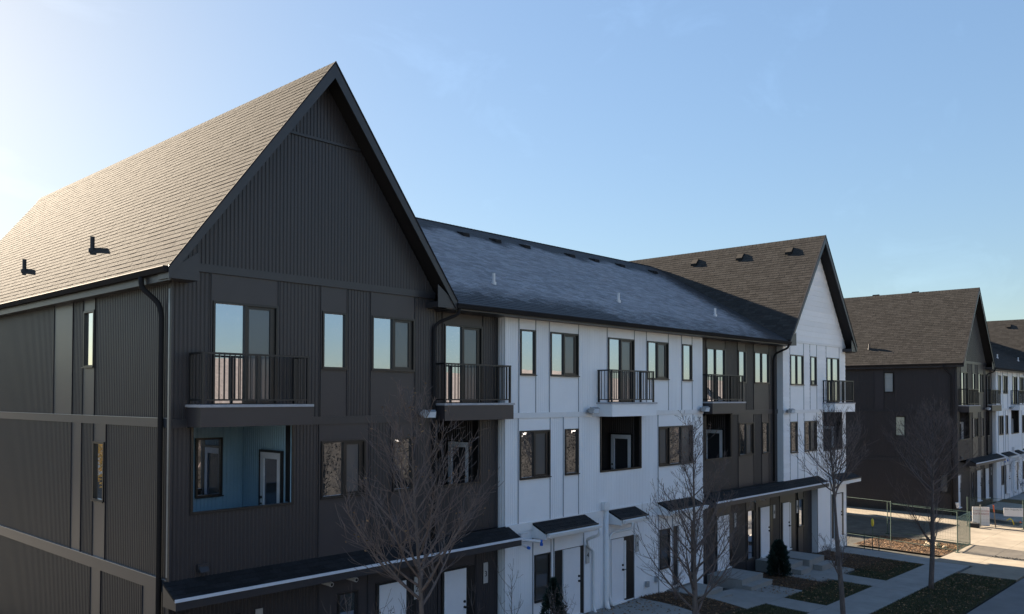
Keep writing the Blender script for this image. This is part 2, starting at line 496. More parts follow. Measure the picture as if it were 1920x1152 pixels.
def glazed_door(par, y0, z, x, w=.80, h=2.06):
    """white door with one big pane, in a wall that faces -X; y0 = near jamb"""
    def f():
        b = MB(); ring(b, w, h, .135, -.05, 0); return b.mesh('patio_door', M['door'])
    o = ob('patio_door', cached(('gdoor', w, h), f), par, (x, y0+w, z), -math.pi/2)
    ob('pane', box_me('pane', w-.27, .006, h-.27, M['doorglass']), o, (.135, -.012, .135))
    def g():
        b = MB(); b.box(-.05, 0, -.06, 0, 0, h); b.box(w, w+.05, -.06, 0, 0, h); b.box(-.05, w+.05, -.06, 0, h, h+.05); return b.mesh('door_frame', M['black'])
    ob('door_frame', cached(('gdf', w, h), g), o)
    def k():
        b = MB(); b.tube([(0, 0, 0), (0, -.06, 0), (.09, -.06, 0)], .014, 6); b.tube([(0, 0, .13), (0, -.03, .13)], .03, 8); return b.mesh('door_handle', M['black'])
    ob('door_handle', cached('gk', k), o, (.06, -.05, .95))

def balcony(par, x0, x1, yf, yb, m, edge, fas=(6.20, 6.57), railz=7.61, label=None):
    w = x1-x0; d = yb-yf
    def f():
        b = MB(); b.box(0, w, 0, d, fas[0]-6.2, fas[1]-6.2); return b.mesh('balcony_box', m)
    o = ob('balcony', cached(('bal', round(w, 3), round(d, 3), m.name, fas), f), par, (x0, yf, 6.2), 0, label)
    def dk():
        b = MB(); b.box(-.025, w+.025, -.025, d, 0, .05); return b.mesh('balcony_deck', edge)
    ob('balcony_deck', cached(('bdk', round(w, 3), round(d, 3), edge.name), dk), o, (0, 0, fas[1]-6.2+.002))
    zb, zt = fas[1]-6.2+.055, railz-6.2
    i = .07
    def tr(L): return box_me('top_rail', L, .055, .04, M['rail'])
    ob('top_rail', tr(w-2*i+.06), o, (i-.03, i+.03, zt-.04))
    def sr():
        b = MB(); b.box(-.0275, .0275, 0, d-i-.03, 0, .04); return b.mesh('side_rail', M['rail'])
    sm = cached(('sr', round(d, 3)), sr)
    def sr2():
        b = MB(); b.box(-.015, .015, 0, d-i-.03, 0, .03); return b.mesh('side_rail', M['rail'])
    sm2 = cached(('sr2', round(d, 3)), sr2)
    for u in (i, w-i):
        ob('side_rail', sm, o, (u, i+.031, zt-.04))
        ob('side_rail', sm2, o, (u, i+.031, zb+.07))
    pm = box_me('post', .048, .048, zt-.04-zb, M['rail'])
    for u in (i, w/2, w-i):
        ob('post', pm, o, (u-.024, i+.024, zb))
    for u in (i, w-i):
        ob('post', pm, o, (u-.024, d-.01, zb))
    ob('bottom_rail', box_me('bottom_rail', w-2*i-.05, .03, .03, M['rail']), o, (i+.025, i+.015, zb+.07))
    bm_ = box_me('baluster', .017, .017, zt-.04-zb-.1, M['rail'])
    n = int((w-2*i)/.108)
    for k in range(1, n):
        u = i+(w-2*i)*k/n
        if abs(u-w/2) < .05: continue
        ob('baluster', bm_, o, (u-.0085, i+.0085, zb+.1))
    n = max(2, int((d-i)/.108))
    for u in (i, w-i):
        for k in range(1, n):
            ob('baluster', bm_, o, (u-.0085, i+(d-i)*k/n+.0085, zb+.1))
    return o

def porch(par, x0, x1, z0, z1, y, dep, m, trim, back_window=None):
    """recessed porch behind an opening in the front wall"""
    zf, zc = z0-1.07, z1+.02
    ribs(par, x0, x1, zf, zc, y+dep, m)
    ribs(par, 0, dep, zf, zc, 0, m, -math.pi/2, (x1, y+dep, zf))          # wall facing -X
    def lw():
        b = MB(); b.quad((0, dep, 0), (0, 0, 0), (0, 0, zc-zf), (0, dep, zc-zf)); return b.mesh('porch_wall', m)
    ob('porch_wall', cached(('pw', round(dep, 3), round(zc-zf, 3), m.name), lw), par, (x0, y, zf))
    def fl():
        b = MB(); b.box(0, x1-x0, .02, dep, -.05, 0); return b.mesh('porch_floor', M['deck'])
    ob('porch_floor', cached(('pf', round(x1-x0, 3), round(dep, 3)), fl), par, (x0, y, zf))
    def cl():
        b = MB(); b.box(0, x1-x0, .0, dep, 0, .05); return b.mesh('porch_ceiling', M['soffit'])
    ob('porch_ceiling', cached(('pc', round(x1-x0, 3), round(dep, 3)), cl), par, (x0, y, zc))
    def jm():
        b = MB(); W, H = x1-x0, z1-z0
        b.box(-.05, 0, -.03, .02, -.05, H); b.box(W, W+.05, -.03, .02, -.05, H)
        b.box(0, W, -.035, .06, -.05, 0)
        b.box(W-.012, W-.001, .021, .20, 0, H)
        return b.mesh('opening_trim', M['black'])
    ob('opening_trim', cached(('jm', round(x1-x0, 3), round(z1-z0, 3)), jm), par, (x0, y, z0))
    glazed_door(par, y+.30, zf+.02, x1-.025)
    if back_window:
        a, b_, c, d = back_window
        window(par, a, b_, c, d, y+dep-.03)

# ------------------------------------------------------------------ shingled slopes
def tab_geo(w, e, t):
    L = e*1.06
    v = [(0, 0, t), (w, 0, t), (w, L, .002), (0, L, .002), (0, 0, -.004), (w, 0, -.004)]
    return v, [(0, 1, 2, 3), (4, 5, 1, 0), (4, 0, 3), (1, 5, 2)]
WID = (.19, .25, .31, .38)

def slope(par, name, O, U, V, L, H, m, span=None, e=0.145, single=0, frost=None, lift=.0, seed=1):
    """shingle courses on the plane O + u U + v V (0..L along the eave, 0..H up the slope).
    single = how many of the tabs nearest the camera are objects of their own, the rest is one joined part"""
    r = np.random.default_rng(seed)
    O, U, V = Vector(O), Vector(U).normalized(), Vector(V).normalized()
    N = U.cross(V).normalized()
    if N.z < 0: N = -N
    rows = int(H/e)
    tabs = []
    for i in range(rows+1):
        v = i*e
        if v > H-.02: break
        u0, u1 = span(v) if span else [(0, L)][0]
        u = u0 - r.random()*.2
        while u < u1:
            w = WID[r.integers(0, 4)]
            a, b_ = max(u, u0), min(u+w, u1)
            if b_-a > .03:
                tabs.append((a, v, b_-a, min(e, H-v), .008 if r.random() < .6 else .0105, r.random(), abs(b_-a-w) < 1e-6))
            u += w+.004
    T = tabs
    idx = set()
    if single:
        base = par.location
        ds = []
        for k, t in enumerate(T):
            if not t[6] or t[3] < e-.001: continue
            p = O+U*(t[0]+t[2]/2)+V*(t[1]+e/2)+Vector(base)
            ds.append(((p-CAM).length, k))
        ds.sort()
        idx = set(k for _, k in ds[:single])
        mw = Matrix((U, V, N)).transposed().to_4x4()
    vs, fs, ts, fr = [], [], [], []
    for k, (u, v, w, ee, th, tn, _) in enumerate(T):
        if k in idx:
            ti = int(tn*5)
            def f():
                b = MB(); vv, ff = tab_geo(w, e, th)
                b.v = vv; b.f = ff; b.t = [ti/4]*4; b.m = [0]*4
                return b.mesh('shingle', m, tint=True)
            me = cached(('shingle', round(w, 3), th, ti, m.name), f)
            o = bpy.data.objects.new('shingle', me); COL.objects.link(o); o.parent = par
            o.matrix_local = Matrix.Translation(O+U*u+V*v+N*lift) @ mw
            continue
        g, ff = tab_geo(w, ee, th)
        n0 = len(vs)
        for (a, b_, c) in g:
            q = O+U*(u+a)+V*(v+b_)+N*(c+lift)
            vs.append((q.x, q.y, q.z))
        fs += [tuple(n0+z for z in q) for q in ff]
        ts += [tn]*4
        if frost: fr += [frost(u, v)]*4
    me = bpy.data.meshes.new('shingles')
    me.from_pydata(vs, [], fs); me.materials.append(m)
    a = me.attributes.new('tint', 'FLOAT', 'FACE'); a.data.foreach_set('value', ts)
    if frost:
        a = me.attributes.new('frost', 'FLOAT', 'FACE'); a.data.foreach_set('value', fr)
    me.update()
    o = ob('shingles', me, par); o['kind'] = 'stuff'
    return me

S = 1.34                     # pitch of the gables
HW, ZE, ZR = 3.55, 9.17, 13.93
YF, YB = -.45, 17.45
SL = math.hypot(HW, ZR-ZE)
E_MID, Z_MID, Y_R = -.42, 9.08, 8.25
def zmid(y): return Z_MID+.5*((y if y < Y_R else 2*Y_R-y)-E_MID)

def gable_roof(b, xc, full, tag, trimm, single=0):
    def f():
        q = MB()
        th = .10
        for s in (-1, 1):
            a, c = xc+s*HW, xc
            q.quad((a, YF, ZE), (c, YF, ZR), (c, YB, ZR), (a, YB, ZE)) if s < 0 else q.quad((c, YF, ZR), (a, YF, ZE), (a, YB, ZE), (c, YB, ZR))
            q.quad((a, YF, ZE-th), (a, YB, ZE-th), (c, YB, ZR-th*1.6), (c, YF, ZR-th*1.6), m=1)
            q.quad((a, YF, ZE-th), (a, YF, ZE), (a, YB, ZE), (a, YB, ZE-th), m=1)
        q.poly([(xc-HW, YF, ZE), (xc-HW, YF, ZE-th), (xc, YF, ZR-th*1.6), (xc, YF, ZR)], m=1)
        q.poly([(xc+HW, YF, ZE), (xc, YF, ZR), (xc, YF, ZR-th*1.6), (xc+HW, YF, ZE-th)], m=1)
        q.poly([(xc-HW, YB, ZE), (xc, YB, ZR), (xc, YB, ZR-th*1.6), (xc-HW, YB, ZE-th)], m=1)
        q.poly([(xc+HW, YB, ZE), (xc+HW, YB, ZE-th), (xc, YB, ZR-th*1.6), (xc, YB, ZR)], m=1)
        return q.mesh('gable_roof', [M['deckroof'], M['soffit']])
    o = ob('roof', cached(('groof', tag), f), b, label='steep gabled shingle roof')
    # shingles, sunlit slope facing -X
    def vis(v_):
        return (0, YB-YF)
    k1 = ('sh', tag, 'L', single > 0)
    if k1 in CACHE:
        q = ob('shingles', CACHE[k1], o); q['kind'] = 'stuff'
    else:
        CACHE[k1] = slope(o, tag, (xc-HW-.02, YF-.012, ZE-.026), (0, 1, 0), (HW, 0, ZR-ZE), YB-YF+.02, SL+.02, M['shingle'], single=single, seed=3 if single else 5)
    k2 = ('sh', tag, 'R')
    if k2 in CACHE:
        q = ob('shingles', CACHE[k2], o); q['kind'] = 'stuff'
    else:
        CACHE[k2] = slope(o, tag, (xc+HW+.02, YF-.012, ZE-.026), (0, 1, 0), (-HW, 0, ZR-ZE), YB-YF+.02, SL+.02, M['shingle'], seed=8)
    # ridge cap
    def cap():
        q = MB(); y = YF-.014
        while y < YB:
            for s in (-1, 1):
                q.quad((xc, y, ZR+.014), (xc+s*.14, y, ZR+.014-.14*S), (xc+s*.14, y+.20, ZR+.010-.14*S), (xc, y+.20, ZR+.010), random.random())
                q.quad((xc, y, ZR+.014), (xc, y, ZR+.004), (xc+s*.14, y, ZR+.004-.14*S), (xc+s*.14, y, ZR+.014-.14*S), .3)
            y += .19
        return q.mesh('ridge_cap', M['shingle'], tint=True)
    ob('ridge_cap', cached(('cap', tag), cap), o)
    # rake boards
    def rake(s):
        q = MB(); t0, t1 = .26, .34
        p = [(xc+s*(HW+.03), ZE-.02), (xc, ZR+.015), (xc, ZR-t1), (xc+s*(HW+.03), ZE-t0)]
        q.prism(p if s > 0 else p[::-1], 'y', YF-.03, YF-.002)
        return q.mesh('rake_board', trimm)
    for s in (-1, 1):
        ob('rake_board', cached(('rake', tag, s, trimm.name), lambda: rake(s)), o)
    def drip(s):
        q = MB()
        p = [(xc+s*(HW+.035), ZE-.012), (xc, ZR+.025), (xc, ZR-.02), (xc+s*(HW+.035), ZE-.055)]
        q.prism(p if s > 0 else p[::-1], 'y', YF-.045, YF-.031)
        return q.mesh('drip_edge', M['gutter'])
    for s in (-1, 1):
        ob('drip_edge', cached(('drip', tag, s), lambda: drip(s)), o)
    # boxed eave returns
    def ret(s):
        q = MB(); x0, x1 = sorted((xc+s*(HW+.02), xc+s*(HW-.56)))
        q.box(x0, x1, YF-.001, -.005, ZE-.24, ZE-.105)
        q.prism([(x0, ZE-.105), (x1, ZE-.105), (x1, ZE+.44*(1 if s < 0 else 0)+.0), (x0, ZE+.44*(0 if s < 0 else 1))] if False else ([(x0, ZE-.1049), (x1, ZE-.1049), (x1, ZE+.30)] if s < 0 else [(x0, ZE-.1049), (x1, ZE-.1049), (x0, ZE+.30)]), 'y', YF+.002, YF+.02)
        return q.mesh('eave_return', trimm)
    for s in (-1, 1):
        ob('eave_return', cached(('ret', tag, s, trimm.name), lambda: ret(s)), o)
    # eave soffit + fascia + gutter on both long sides
    def gut(s):
        q = MB(); x = xc+s*(HW+.005)
        p = [(x, ZE-.02), (x+s*.11, ZE-.02), (x+s*.125, ZE-.035), (x+s*.11, ZE-.06), (x+s*.08, ZE-.13), (x, ZE-.13)]
        q.prism(p if s > 0 else p[::-1], 'y', YF+.02, YB-.02)
        return q.mesh('gutter', M['gutter'])
    def fas(s):
        q = MB(); x = xc+s*(HW-.01)
        x0, x1 = sorted((x, x-s*.02)); q.box(x0, x1, YF+.022, YB-.022, ZE-.27, ZE-.105)
        x0, x1 = sorted((x-s*.021, xc+s*(HW-.28))); q.box(x0, x1, .03, YB-.5, ZE-.262, ZE-.235)
        return q.mesh('fascia', M['darktrim'])
    for s in ((-1, 1) if full else (-1,)):
        ob('gutter', cached(('gut', tag, s), lambda: gut(s)), o)
        ob('fascia', cached(('fas', tag, s), lambda: fas(s)), o)
    return o

def pipe_vent(par, p, h, r, m, label=None):
    def f():
        q = MB(); q.tube([(0, 0, -.10), (0, 0, h)], r, 10)
        q.tube([(0, 0, h+.001), (0, 0, h+.003)], r*.75, 10, m=1)
        q.tube([(0, 0, -.03), (0, 0, .06)], r*1.7, 10)
        return q.mesh('vent_pipe', [m, M['pvcdark']])
    return ob('vent_pipe', cached(('vp', h, r, m.name), f), par, p, label=label)

def box_vent(par, p, side):
    """low roof vent with a sloped hood; side 'x' sits on a slope facing -X, 'y' on one facing -Y"""
    def f():
        q = MB()
        if side == 'x':
            q.prism([(-.20, -.24), (-.20, -.12), (.0, .10), (.09, .10), (.09, .08)], 'y', -.15, .15)
        else:
            q.prism([(-.22, -.10), (-.19, .04), (.15, .12), (.15, .02)], 'x', -.16, .16)
        return q.mesh('roof_vent', M['deckroof'])
    return ob('roof_vent', cached(('bv', side), f), par, p)

def canopy(par, x0, x1, y, dep, zt, zb, roofm, fasm, edgem, gutterm=None, closed=True):
    """small lean-to roof over the doors"""
    w = x1-x0
    def f():
        q = MB()
        q.prism([(0, zt), (-dep, zb), (-dep, zb-.055), (0, zt-.055)], 'x', 0, w)
        return q.mesh('canopy_roof', roofm)
    o = ob('canopy', cached(('can', round(w, 3), dep, zt, zb, roofm.name), f), par, (x0, y, 0))
    sl = math.hypot(dep, zt-zb)
    k = ('cansh', round(w, 3), dep, roofm.name)
    if k in CACHE:
        q = ob('shingles', CACHE[k], o); q['kind'] = 'stuff'
    else:
        CACHE[k] = slope(o, 'c', (-.015, -dep-.02, zb-.008), (1, 0, 0), (0, dep, zt-zb), w+.03, sl, roofm, e=.14, seed=int(w*100))
    def g():
        q = MB()
        q.box(.0, w, -dep-.022, -dep-.001, zb-.20, zb-.012)
        for a, c in ((0, .022), (w-.022, w)):
            q.prism([(0, zt-.056), (-dep, zb-.056), (-dep, zb-.20), (0, zb-.20)], 'x', a, c)
        q.box(.023, w-.023, -dep, 0, zb-.199, zb-.18)
        return q.mesh('canopy_fascia', fasm)
    ob('canopy_fascia', cached(('canf', round(w, 3), dep, zt, zb, fasm.name), g), o)
    def e_():
        q = MB(); q.box(-.02, w+.02, -dep-.05, -dep-.023, zb-.045, zb+.012); return q.mesh('drip_edge', edgem)
    ob('drip_edge', cached(('cane', round(w, 3), dep, zb, edgem.name), e_), o)
    if gutterm:
        def gg():
            q = MB(); yb = -dep-.051
            q.prism([(yb, zb-.035), (yb-.09, zb-.035), (yb-.10, zb-.05), (yb-.075, zb-.14), (yb, zb-.14)], 'x', .02, w+.06)
            return q.mesh('gutter', gutterm)
        ob('gutter', cached(('cang', round(w, 3), dep, zb, gutterm.name), gg), o)
    return o

def downpipe(par, pts, r, m, name='downpipe'):
    b = MB()
    P_ = [Vector(p) for p in pts]
    o0 = P_[0].copy()
    q = [p-o0 for p in P_]
    # soften the bends
    out = [q[0]]
    for k in range(1, len(q)-1):
        a, c = (q[k-1]-q[k]).normalized(), (q[k+1]-q[k]).normalized()
        d = min(.09, (q[k-1]-q[k]).length*.4, (q[k+1]-q[k]).length*.4)
        out += [q[k]+a*d, q[k]+(a+c)*d*.25, q[k]+c*d]
    out.append(q[-1])
    b.tube(out, r, 10)
    return ob(name, b.mesh(name, m, smooth=True), par, o0)

def flood(par, x, z, y):
    def hd():
        b = MB(); b.box(-.09, .09, -.16, -.02, -.07, .09); b.box(-.02, .02, -.02, .04, -.03, .03); return b.mesh('lamp_head', M['lamp'])
    def gl():
        b = MB(); b.box(-.078, .078, -.003, 0, -.058, .078); return b.mesh('lamp_lens', M['lampglass'])
    def br():
        b = MB(); b.box(-.06, .06, -.05, 0, -.06, .06); b.box(-.19, .19, -.08, -.051, -.02, .02); return b.mesh('floodlight', M['lamp'])
    o = ob('floodlight', cached('fbr', br), par, (x, y, z))
    for s in (-1, 1):
        h = ob('lamp_head', cached('fhd', hd), o, (s*.14, -.10, .03))
        h.rotation_euler = (R(18), 0, R(-s*28))
        # the lens lies on the front of its head; a sub-part of the lamp like the head
        g = ob('lamp_lens', cached('fgl', gl), o, (s*.14, -.10, .03))
        g.rotation_euler = h.rotation_euler
        off = g.rotation_euler.to_matrix() @ Vector((0, -.161, 0))
        g.location = Vector((s*.14, -.10, .03))+off
    return o

# ------------------------------------------------------------------ a townhouse row
def belt(par, x0, x1, z0, z1, y, m, dep=.04):
    return ob('belt_course', box_me('belt_course', x1-x0, dep, z1-z0, m), par, (x0, y, z0))

def row(loc, label, first):
    T = thing('townhouse_row', label, 'townhouses', loc)
    D, DP, DT, W, WP, WT, J = M['dark'], M['darkpanel'], M['darktrim'], M['white'], M['whitepanel'], M['whitetrim'], M['jointgrey']
    G2 = ('glass', 'screen')
    # ---- bodies (plain inner walls, back and hidden sides)
    def core():
        b = MB()
        b.box(.06, 32.40, 2.06, 16.98, -.6, 8.93)
        b.box(.06, 32.40, .36, 2.059, -.6, 3.10)
        b.box(32.40, 32.46, .0, 17.0, -.6, 9.1)
        for x0, x1, m_ in ((0, 6.56, 0), (25.8, 32.46, 1)):
            xc = (x0+x1)/2
            b.poly([(x0, 17.0, 8.93), (x0, 17.0, 8.8), (x1, 17.0, 8.8), (x1, 17.0, 8.93), (xc, 17.0, 13.6)], m=m_)
        for (x0, x1) in ((2.62, 6.5), (8.4, 13.3), (15.47, 19.9), (21.9, 29.85), (32.0, 32.40)):
            b.box(x0+.02, x1-.02, .30, 2.0, 3.32, 8.9)
        b.box(.06, 32.40, .30, 2.0, 6.25, 8.9)
        return b.mesh('rear_wall', [D, W])
    ob('rear_wall', cached('core', core), T)
    # ---- roofs
    ra = gable_roof(T, 3.28, True, 'A', DT, 300 if first else 0)
    rd = gable_roof(T, 29.13, True, 'D', DT)
    def midroof():
        b = MB()
        x0, x1 = 6.75, 25.7
        b.quad((x0, E_MID, Z_MID), (x1, E_MID, Z_MID), (28.6, Y_R, zmid(Y_R)), (3.9, Y_R, zmid(Y_R)))
        b.quad((3.9, Y_R, zmid(Y_R)), (28.6, Y_R, zmid(Y_R)), (x1, 2*Y_R-E_MID, Z_MID), (x0, 2*Y_R-E_MID, Z_MID))
        b.quad((x0, E_MID, Z_MID-.05), (x0, E_MID, Z_MID), (x1, E_MID, Z_MID), (x1, E_MID, Z_MID-.05))
        return b.mesh('middle_roof', M['deckroof'])
    rm = ob('roof', cached('midroof', midroof), T, label='lower middle roof with frost on its shaded slope' if first else 'lower dark middle roof between two gables')
    def span(v):
        z = Z_MID+v*.4472
        return (3.28+(ZR-z)/S-.05-6.0, 29.13-(ZR-z)/S+.05-6.0)
    def frost(u, v):
        f = 0.55
        x = u+6.0
        vr = v/9.69
        f -= 2.6*max(0, vr-.80+.03*math.sin(x*1.3)+.02*math.sin(x*3.7))*3.0
        valley = 29.13-(ZR-(Z_MID+v*.4472))/S-x
        f -= .9*max(0, 1-valley/2.2)
        f -= .75*max(0, 1-v/1.8)*(1 if x < 14 else .4)
        return f
    if 'midsh' in CACHE and not first:
        pass
    else:
        CACHE['midsh'] = slope(rm, 'm', (6.0, E_MID-.015, Z_MID-.006), (1, 0, 0), (0, 2, 1), 30, 9.69, M['frost'], span=span, frost=frost, seed=21)
    if not first:
        me = cached('midsh2', lambda: CACHE['midsh'].copy())
        me.materials.clear(); me.materials.append(M['shingle'])
        q = ob('shingles', me, rm); q['kind'] = 'stuff'
    def cap():
        q = MB(); x = 5.0
        while x < 28.5:
            z = zmid(Y_R)+.025
            for s in (-1, 1):
                q.quad((x, Y_R, z), (x, Y_R+s*.16, z-.08), (x+.2, Y_R+s*.16, z-.088), (x+.2, Y_R, z-.008), random.random())
            x += .19
        return q.mesh('ridge_cap', M['shingle'], tint=True)
    ob('ridge_cap', cached('mcap', cap), rm)
    def mg():
        q = MB(); y = E_MID-.006; z = Z_MID
        q.prism([(y, z-.02), (y-.11, z-.02), (y-.125, z-.035), (y-.11, z-.06), (y-.08, z-.13), (y, z-.13)], 'x', 6.86, 25.52)
        return q.mesh('gutter', M['gutter'])
    ob('gutter', cached('mg', mg), rm)
    def mf():
        q = MB(); q.box(6.57, 25.78, E_MID, E_MID+.02, Z_MID-.17, Z_MID-.052); q.box(6.57, 25.78, E_MID+.021, .32, Z_MID-.169, Z_MID-.15); return q.mesh('fascia', DT)
    ob('fascia', cached('mf', mf), rm)
    for x in (14.2, 15.9, 17.6, 20.45, 22.15, 24.1, 26.8):
        box_vent(rm, (x, 7.0, zmid(7.0)), 'y')
    for x in (10.22, 16.38, 23.0):
        pipe_vent(rm, (x, 1.53, zmid(1.53)), .31, .045, M['pvc'])
    for y in (5.78, 3.38, .98):
        box_vent(rd, (28.73, y, 13.41), 'x')
    for y in (5.25, 10.0):
        pipe_vent(ra, (.50, y, 10.19), .34, .052, M['darkpipe'])
    for y in (15.68, 11.17, 5.87, 3.36):
        box_v = ob('roof_vent', cached('nub', lambda: nub()), ra, (3.62, y, 13.62))
    # ---- dark gabled block A, third storey
    for a, c in ((0.0, .76), (2.23, 3.27), (3.96, 4.61), (5.92, 6.56)):
        ribs(T, a, c, 6.35, 9.17, 0, D)
    panel(T, .76, 2.23, 6.58, 9.17, 0, DP, DT, holes=[(.79, 2.21, 6.58, 8.64)])
    window(T, .79, 2.21, 6.60, 8.64, 0, G2, name='sliding_door', splits=[.70])
    panel(T, 3.27, 3.96, 6.35, 9.17, 0, DP, DT, holes=[(3.30, 3.93, 7.38, 8.63)])
    window(T, 3.30, 3.93, 7.38, 8.63, 0)
    panel(T, 4.61, 5.92, 6.35, 9.17, 0, DP, DT, holes=[(4.63, 5.90, 7.38, 8.63)])
    window(T, 4.63, 5.90, 7.38, 8.63, 0, G2, splits=[.62])
    belt(T, 2.70, 6.56, 6.18, 6.349, 0, DT)
    belt(T, 0, .279, 6.18, 6.349, 0, DT)
    belt(T, .02, 6.54, 9.171, 9.33, 0, DT, .05)
    # gable
    def gtop(u0):
        def f(u):
            x = u+u0
            return max(0.0, min(12.31-9.33, (ZR-.22-S*abs(x-3.28))-9.33))
        return f
    ob('siding_sheet', cached('gab1', lambda: ribs_me(6.56, D, gtop(0.0))), T, (0, 0, 9.331))
    def gtop2(u): return max(0.0, (ZR-.22-S*abs(u+2.0-3.28))-12.37)
    ob('siding_sheet', cached('gab2', lambda: ribs_me(2.56, D, gtop2)), T, (2.0, 0, 12.37))
    belt(T, 2.28, 4.28, 12.312, 12.369, 0, DT)
    balcony(T, .28, 2.69, -.58, 0, DP, M['deck'], label='balcony on the dark gabled end')
    # second storey
    ribs(T, 0, .42, 3.30, 6.18, 0, D); ribs(T, 2.57, 3.23, 3.30, 6.18, 0, D)
    ribs(T, .42, 2.57, 3.30, 4.52, 0, D)
    porch(T, .42, 2.57, 4.57, 6.19, 0, 1.98, M['blue'] if first else D, DT, (1.44, 2.05, 4.60, 5.88))
    panel(T, 3.24, 4.58, 3.30, 6.18, 0, DP, DT, holes=[(3.29, 4.47, 4.58, 5.82)])
    window(T, 3.29, 4.47, 4.58, 5.82, 0, G2, splits=[.60])
    ribs(T, 4.59, 5.19, 3.30, 6.18, 0, D)
    panel(T, 5.20, 5.90, 3.30, 6.18, 0, DP, DT, holes=[(5.25, 5.85, 4.58, 5.82)])
    window(T, 5.25, 5.85, 4.58, 5.82, 0)
    ribs(T, 5.91, 6.56, 3.30, 6.18, 0, D)
    def vcap():
        b = MB(); b.box(0, .20, -.05, 0, 0, .15); b.prism([(-.05, .10), (-.13, .02), (-.13, .0), (-.05, .05)], 'x', .01, .19); return b.mesh('wall_vent', DT)
    ob('wall_vent', cached('vcap', vcap), T, (.52, -.02, 3.42))
    flood(T, 6.20, 6.36, -.03)
    # block A right return + bay B
    def retw():
        b = MB(); b.quad((6.56, 0, 3.3), (6.56, .26, 3.3), (6.56, .26, 8.95), (6.56, 0, 8.95)); return b.mesh('return_wall', D)
    ob('return_wall', cached('retw', retw), T)
    YBk = .25
    ribs(T, 6.57, 7.05, 6.35, 8.95, YBk, D)
    panel(T, 7.05, 8.47, 6.58, 8.95, YBk, DP, DT, holes=[(7.09, 8.44, 6.58, 8.62)])
    window(T, 7.09, 8.44, 6.60, 8.62, YBk, G2, name='sliding_door', splits=[.64])
    ribs(T, 8.48, 9.06, 6.35, 8.95, YBk, D)
    balcony(T, 6.60, 9.05, -.34, YBk, DP, M['deck'], label='balcony between the dark gable and the white wall')
    ribs(T, 6.57, 6.85, 3.30, 6.18, YBk, D); ribs(T, 6.85, 8.35, 3.30, 4.52, YBk, D); ribs(T, 8.36, 9.06, 3.30, 6.18, YBk, D)
    porch(T, 6.85, 8.35, 4.57, 6.19, YBk, 1.6, D, DT)
    downpipe(T, [(6.98, -.46, 8.97), (6.98, -.40, 8.80), (6.62, -.06, 8.60), (6.50, -.055, 8.45), (6.50, -.055, 3.36)], .042, M['gutter'])
    # ---- ground storey under the dark canopy
    ribs(T, .0, 3.42, -.1, 3.12, YBk, D)
    panel(T, 3.42, 4.75, -.1, 3.12, YBk, DP, DT, holes=[(3.92, 4.47, .6, 2.40)])
    window(T, 3.92, 4.47, .6, 2.40, YBk)
    panel(T, 4.77, 6.05, -.1, 3.12, YBk, DP, DT)
    ribs(T, 6.06, 6.9, -.1, 3.12, YBk, D)
    panel(T, 6.92, 8.22, -.1, 3.12, YBk, DP, DT)
    ribs(T, 8.24, 9.06, -.1, 3.12, YBk, D)
    for x, w, n, xp in ((.45, .78, '1', 1.90), (5.06, .80, '2', 6.13), (7.10, .75, '3', 8.50)):
        ob('door_surround', cached(('dsur', w), lambda: surround(w)), T, (x, YBk-.012, .47))
        door(T, x, .47, YBk-.016, w)
        plate(T, xp if first or n != '1' else 1.35, 1.89, YBk-.021, n)
    if first: canopy(T, -.13, 9.17, 0, .5, 3.335, 3.09, M['canopyroof'], DT, M['snow'])
    else: canopy(T, 1.9, 9.17, 0, .5, 3.335, 3.09, M['canopyroof'], DT, M['snow'])
    for x in (3.45, 4.10):
        def pv():
            b = MB(); b.tube([(0, .0, 0), (.02, -.42, -.02)], .05, 10); b.tube([(.02, -.421, -.02), (.02, -.423, -.02)], .036, 10, m=1); return b.mesh('vent_pipe', [M['pvc'], M['pvcdark']])
        ob('vent_pipe', cached('pvh', pv), T, (x, YBk-.02, 2.76), label='short white pipe stub under the dark canopy')
    # ---- white block C
    def cret():
        b = MB(); x = 9.07
        n = 3
        b.quad((x, .25, 0), (x, 0, 0), (x, 0, 8.95), (x, .25, 8.95))
        for k in range(2): b.box(x-.02, x-.001, .06+k*.09, .10+k*.09, 0, 8.95)
        return b.mesh('return_wall', W)
    ob('return_wall', cached('cret', cret), T, (0, 0, .0))
    for a, c in ((9.08, 9.61), (10.30, 10.89), (12.21, 13.63), (15.08, 15.77), (17.08, 17.92), (18.61, 19.35)):
        ribs(T, a, c, 6.35, 8.95, 0, W)
    for a, c, w_ in ((9.61, 10.30, (9.66, 10.29, 7.38, 8.63, ('glass',), None)), (10.89, 12.21, (10.93, 12.20, 7.38, 8.63, G2, [.60])),
                     (15.77, 17.08, (15.81, 17.07, 7.37, 8.62, G2, [.60])), (17.92, 18.61, (17.96, 18.59, 7.36, 8.62, ('glass',), None))):
        panel(T, a, c, 6.35, 8.95, 0, WP, J, holes=[w_[:4]])
        window(T, *w_[:4], 0, w_[4], splits=w_[5])
    panel(T, 13.63, 15.08, 6.58, 8.95, 0, WP, J, holes=[(13.67, 15.06, 6.58, 8.62)])
    window(T, 13.67, 15.06, 6.60, 8.62, 0, G2, name='sliding_door', splits=[.67])
    belt(T, 9.08, 13.09, 6.20, 6.349, 0, WT); belt(T, 15.51, 19.35, 6.20, 6.349, 0, WT)
    balcony(T, 13.11, 15.48, -.58, 0, WP, M['deck'], label='balcony in the middle of the white wall')
    for a, c in ((9.08, 9.59), (10.92, 11.51), (12.21, 13.32), (15.42, 16.44), (18.65, 19.35)):
        ribs(T, a, c, 3.351, 6.199, 0, W)
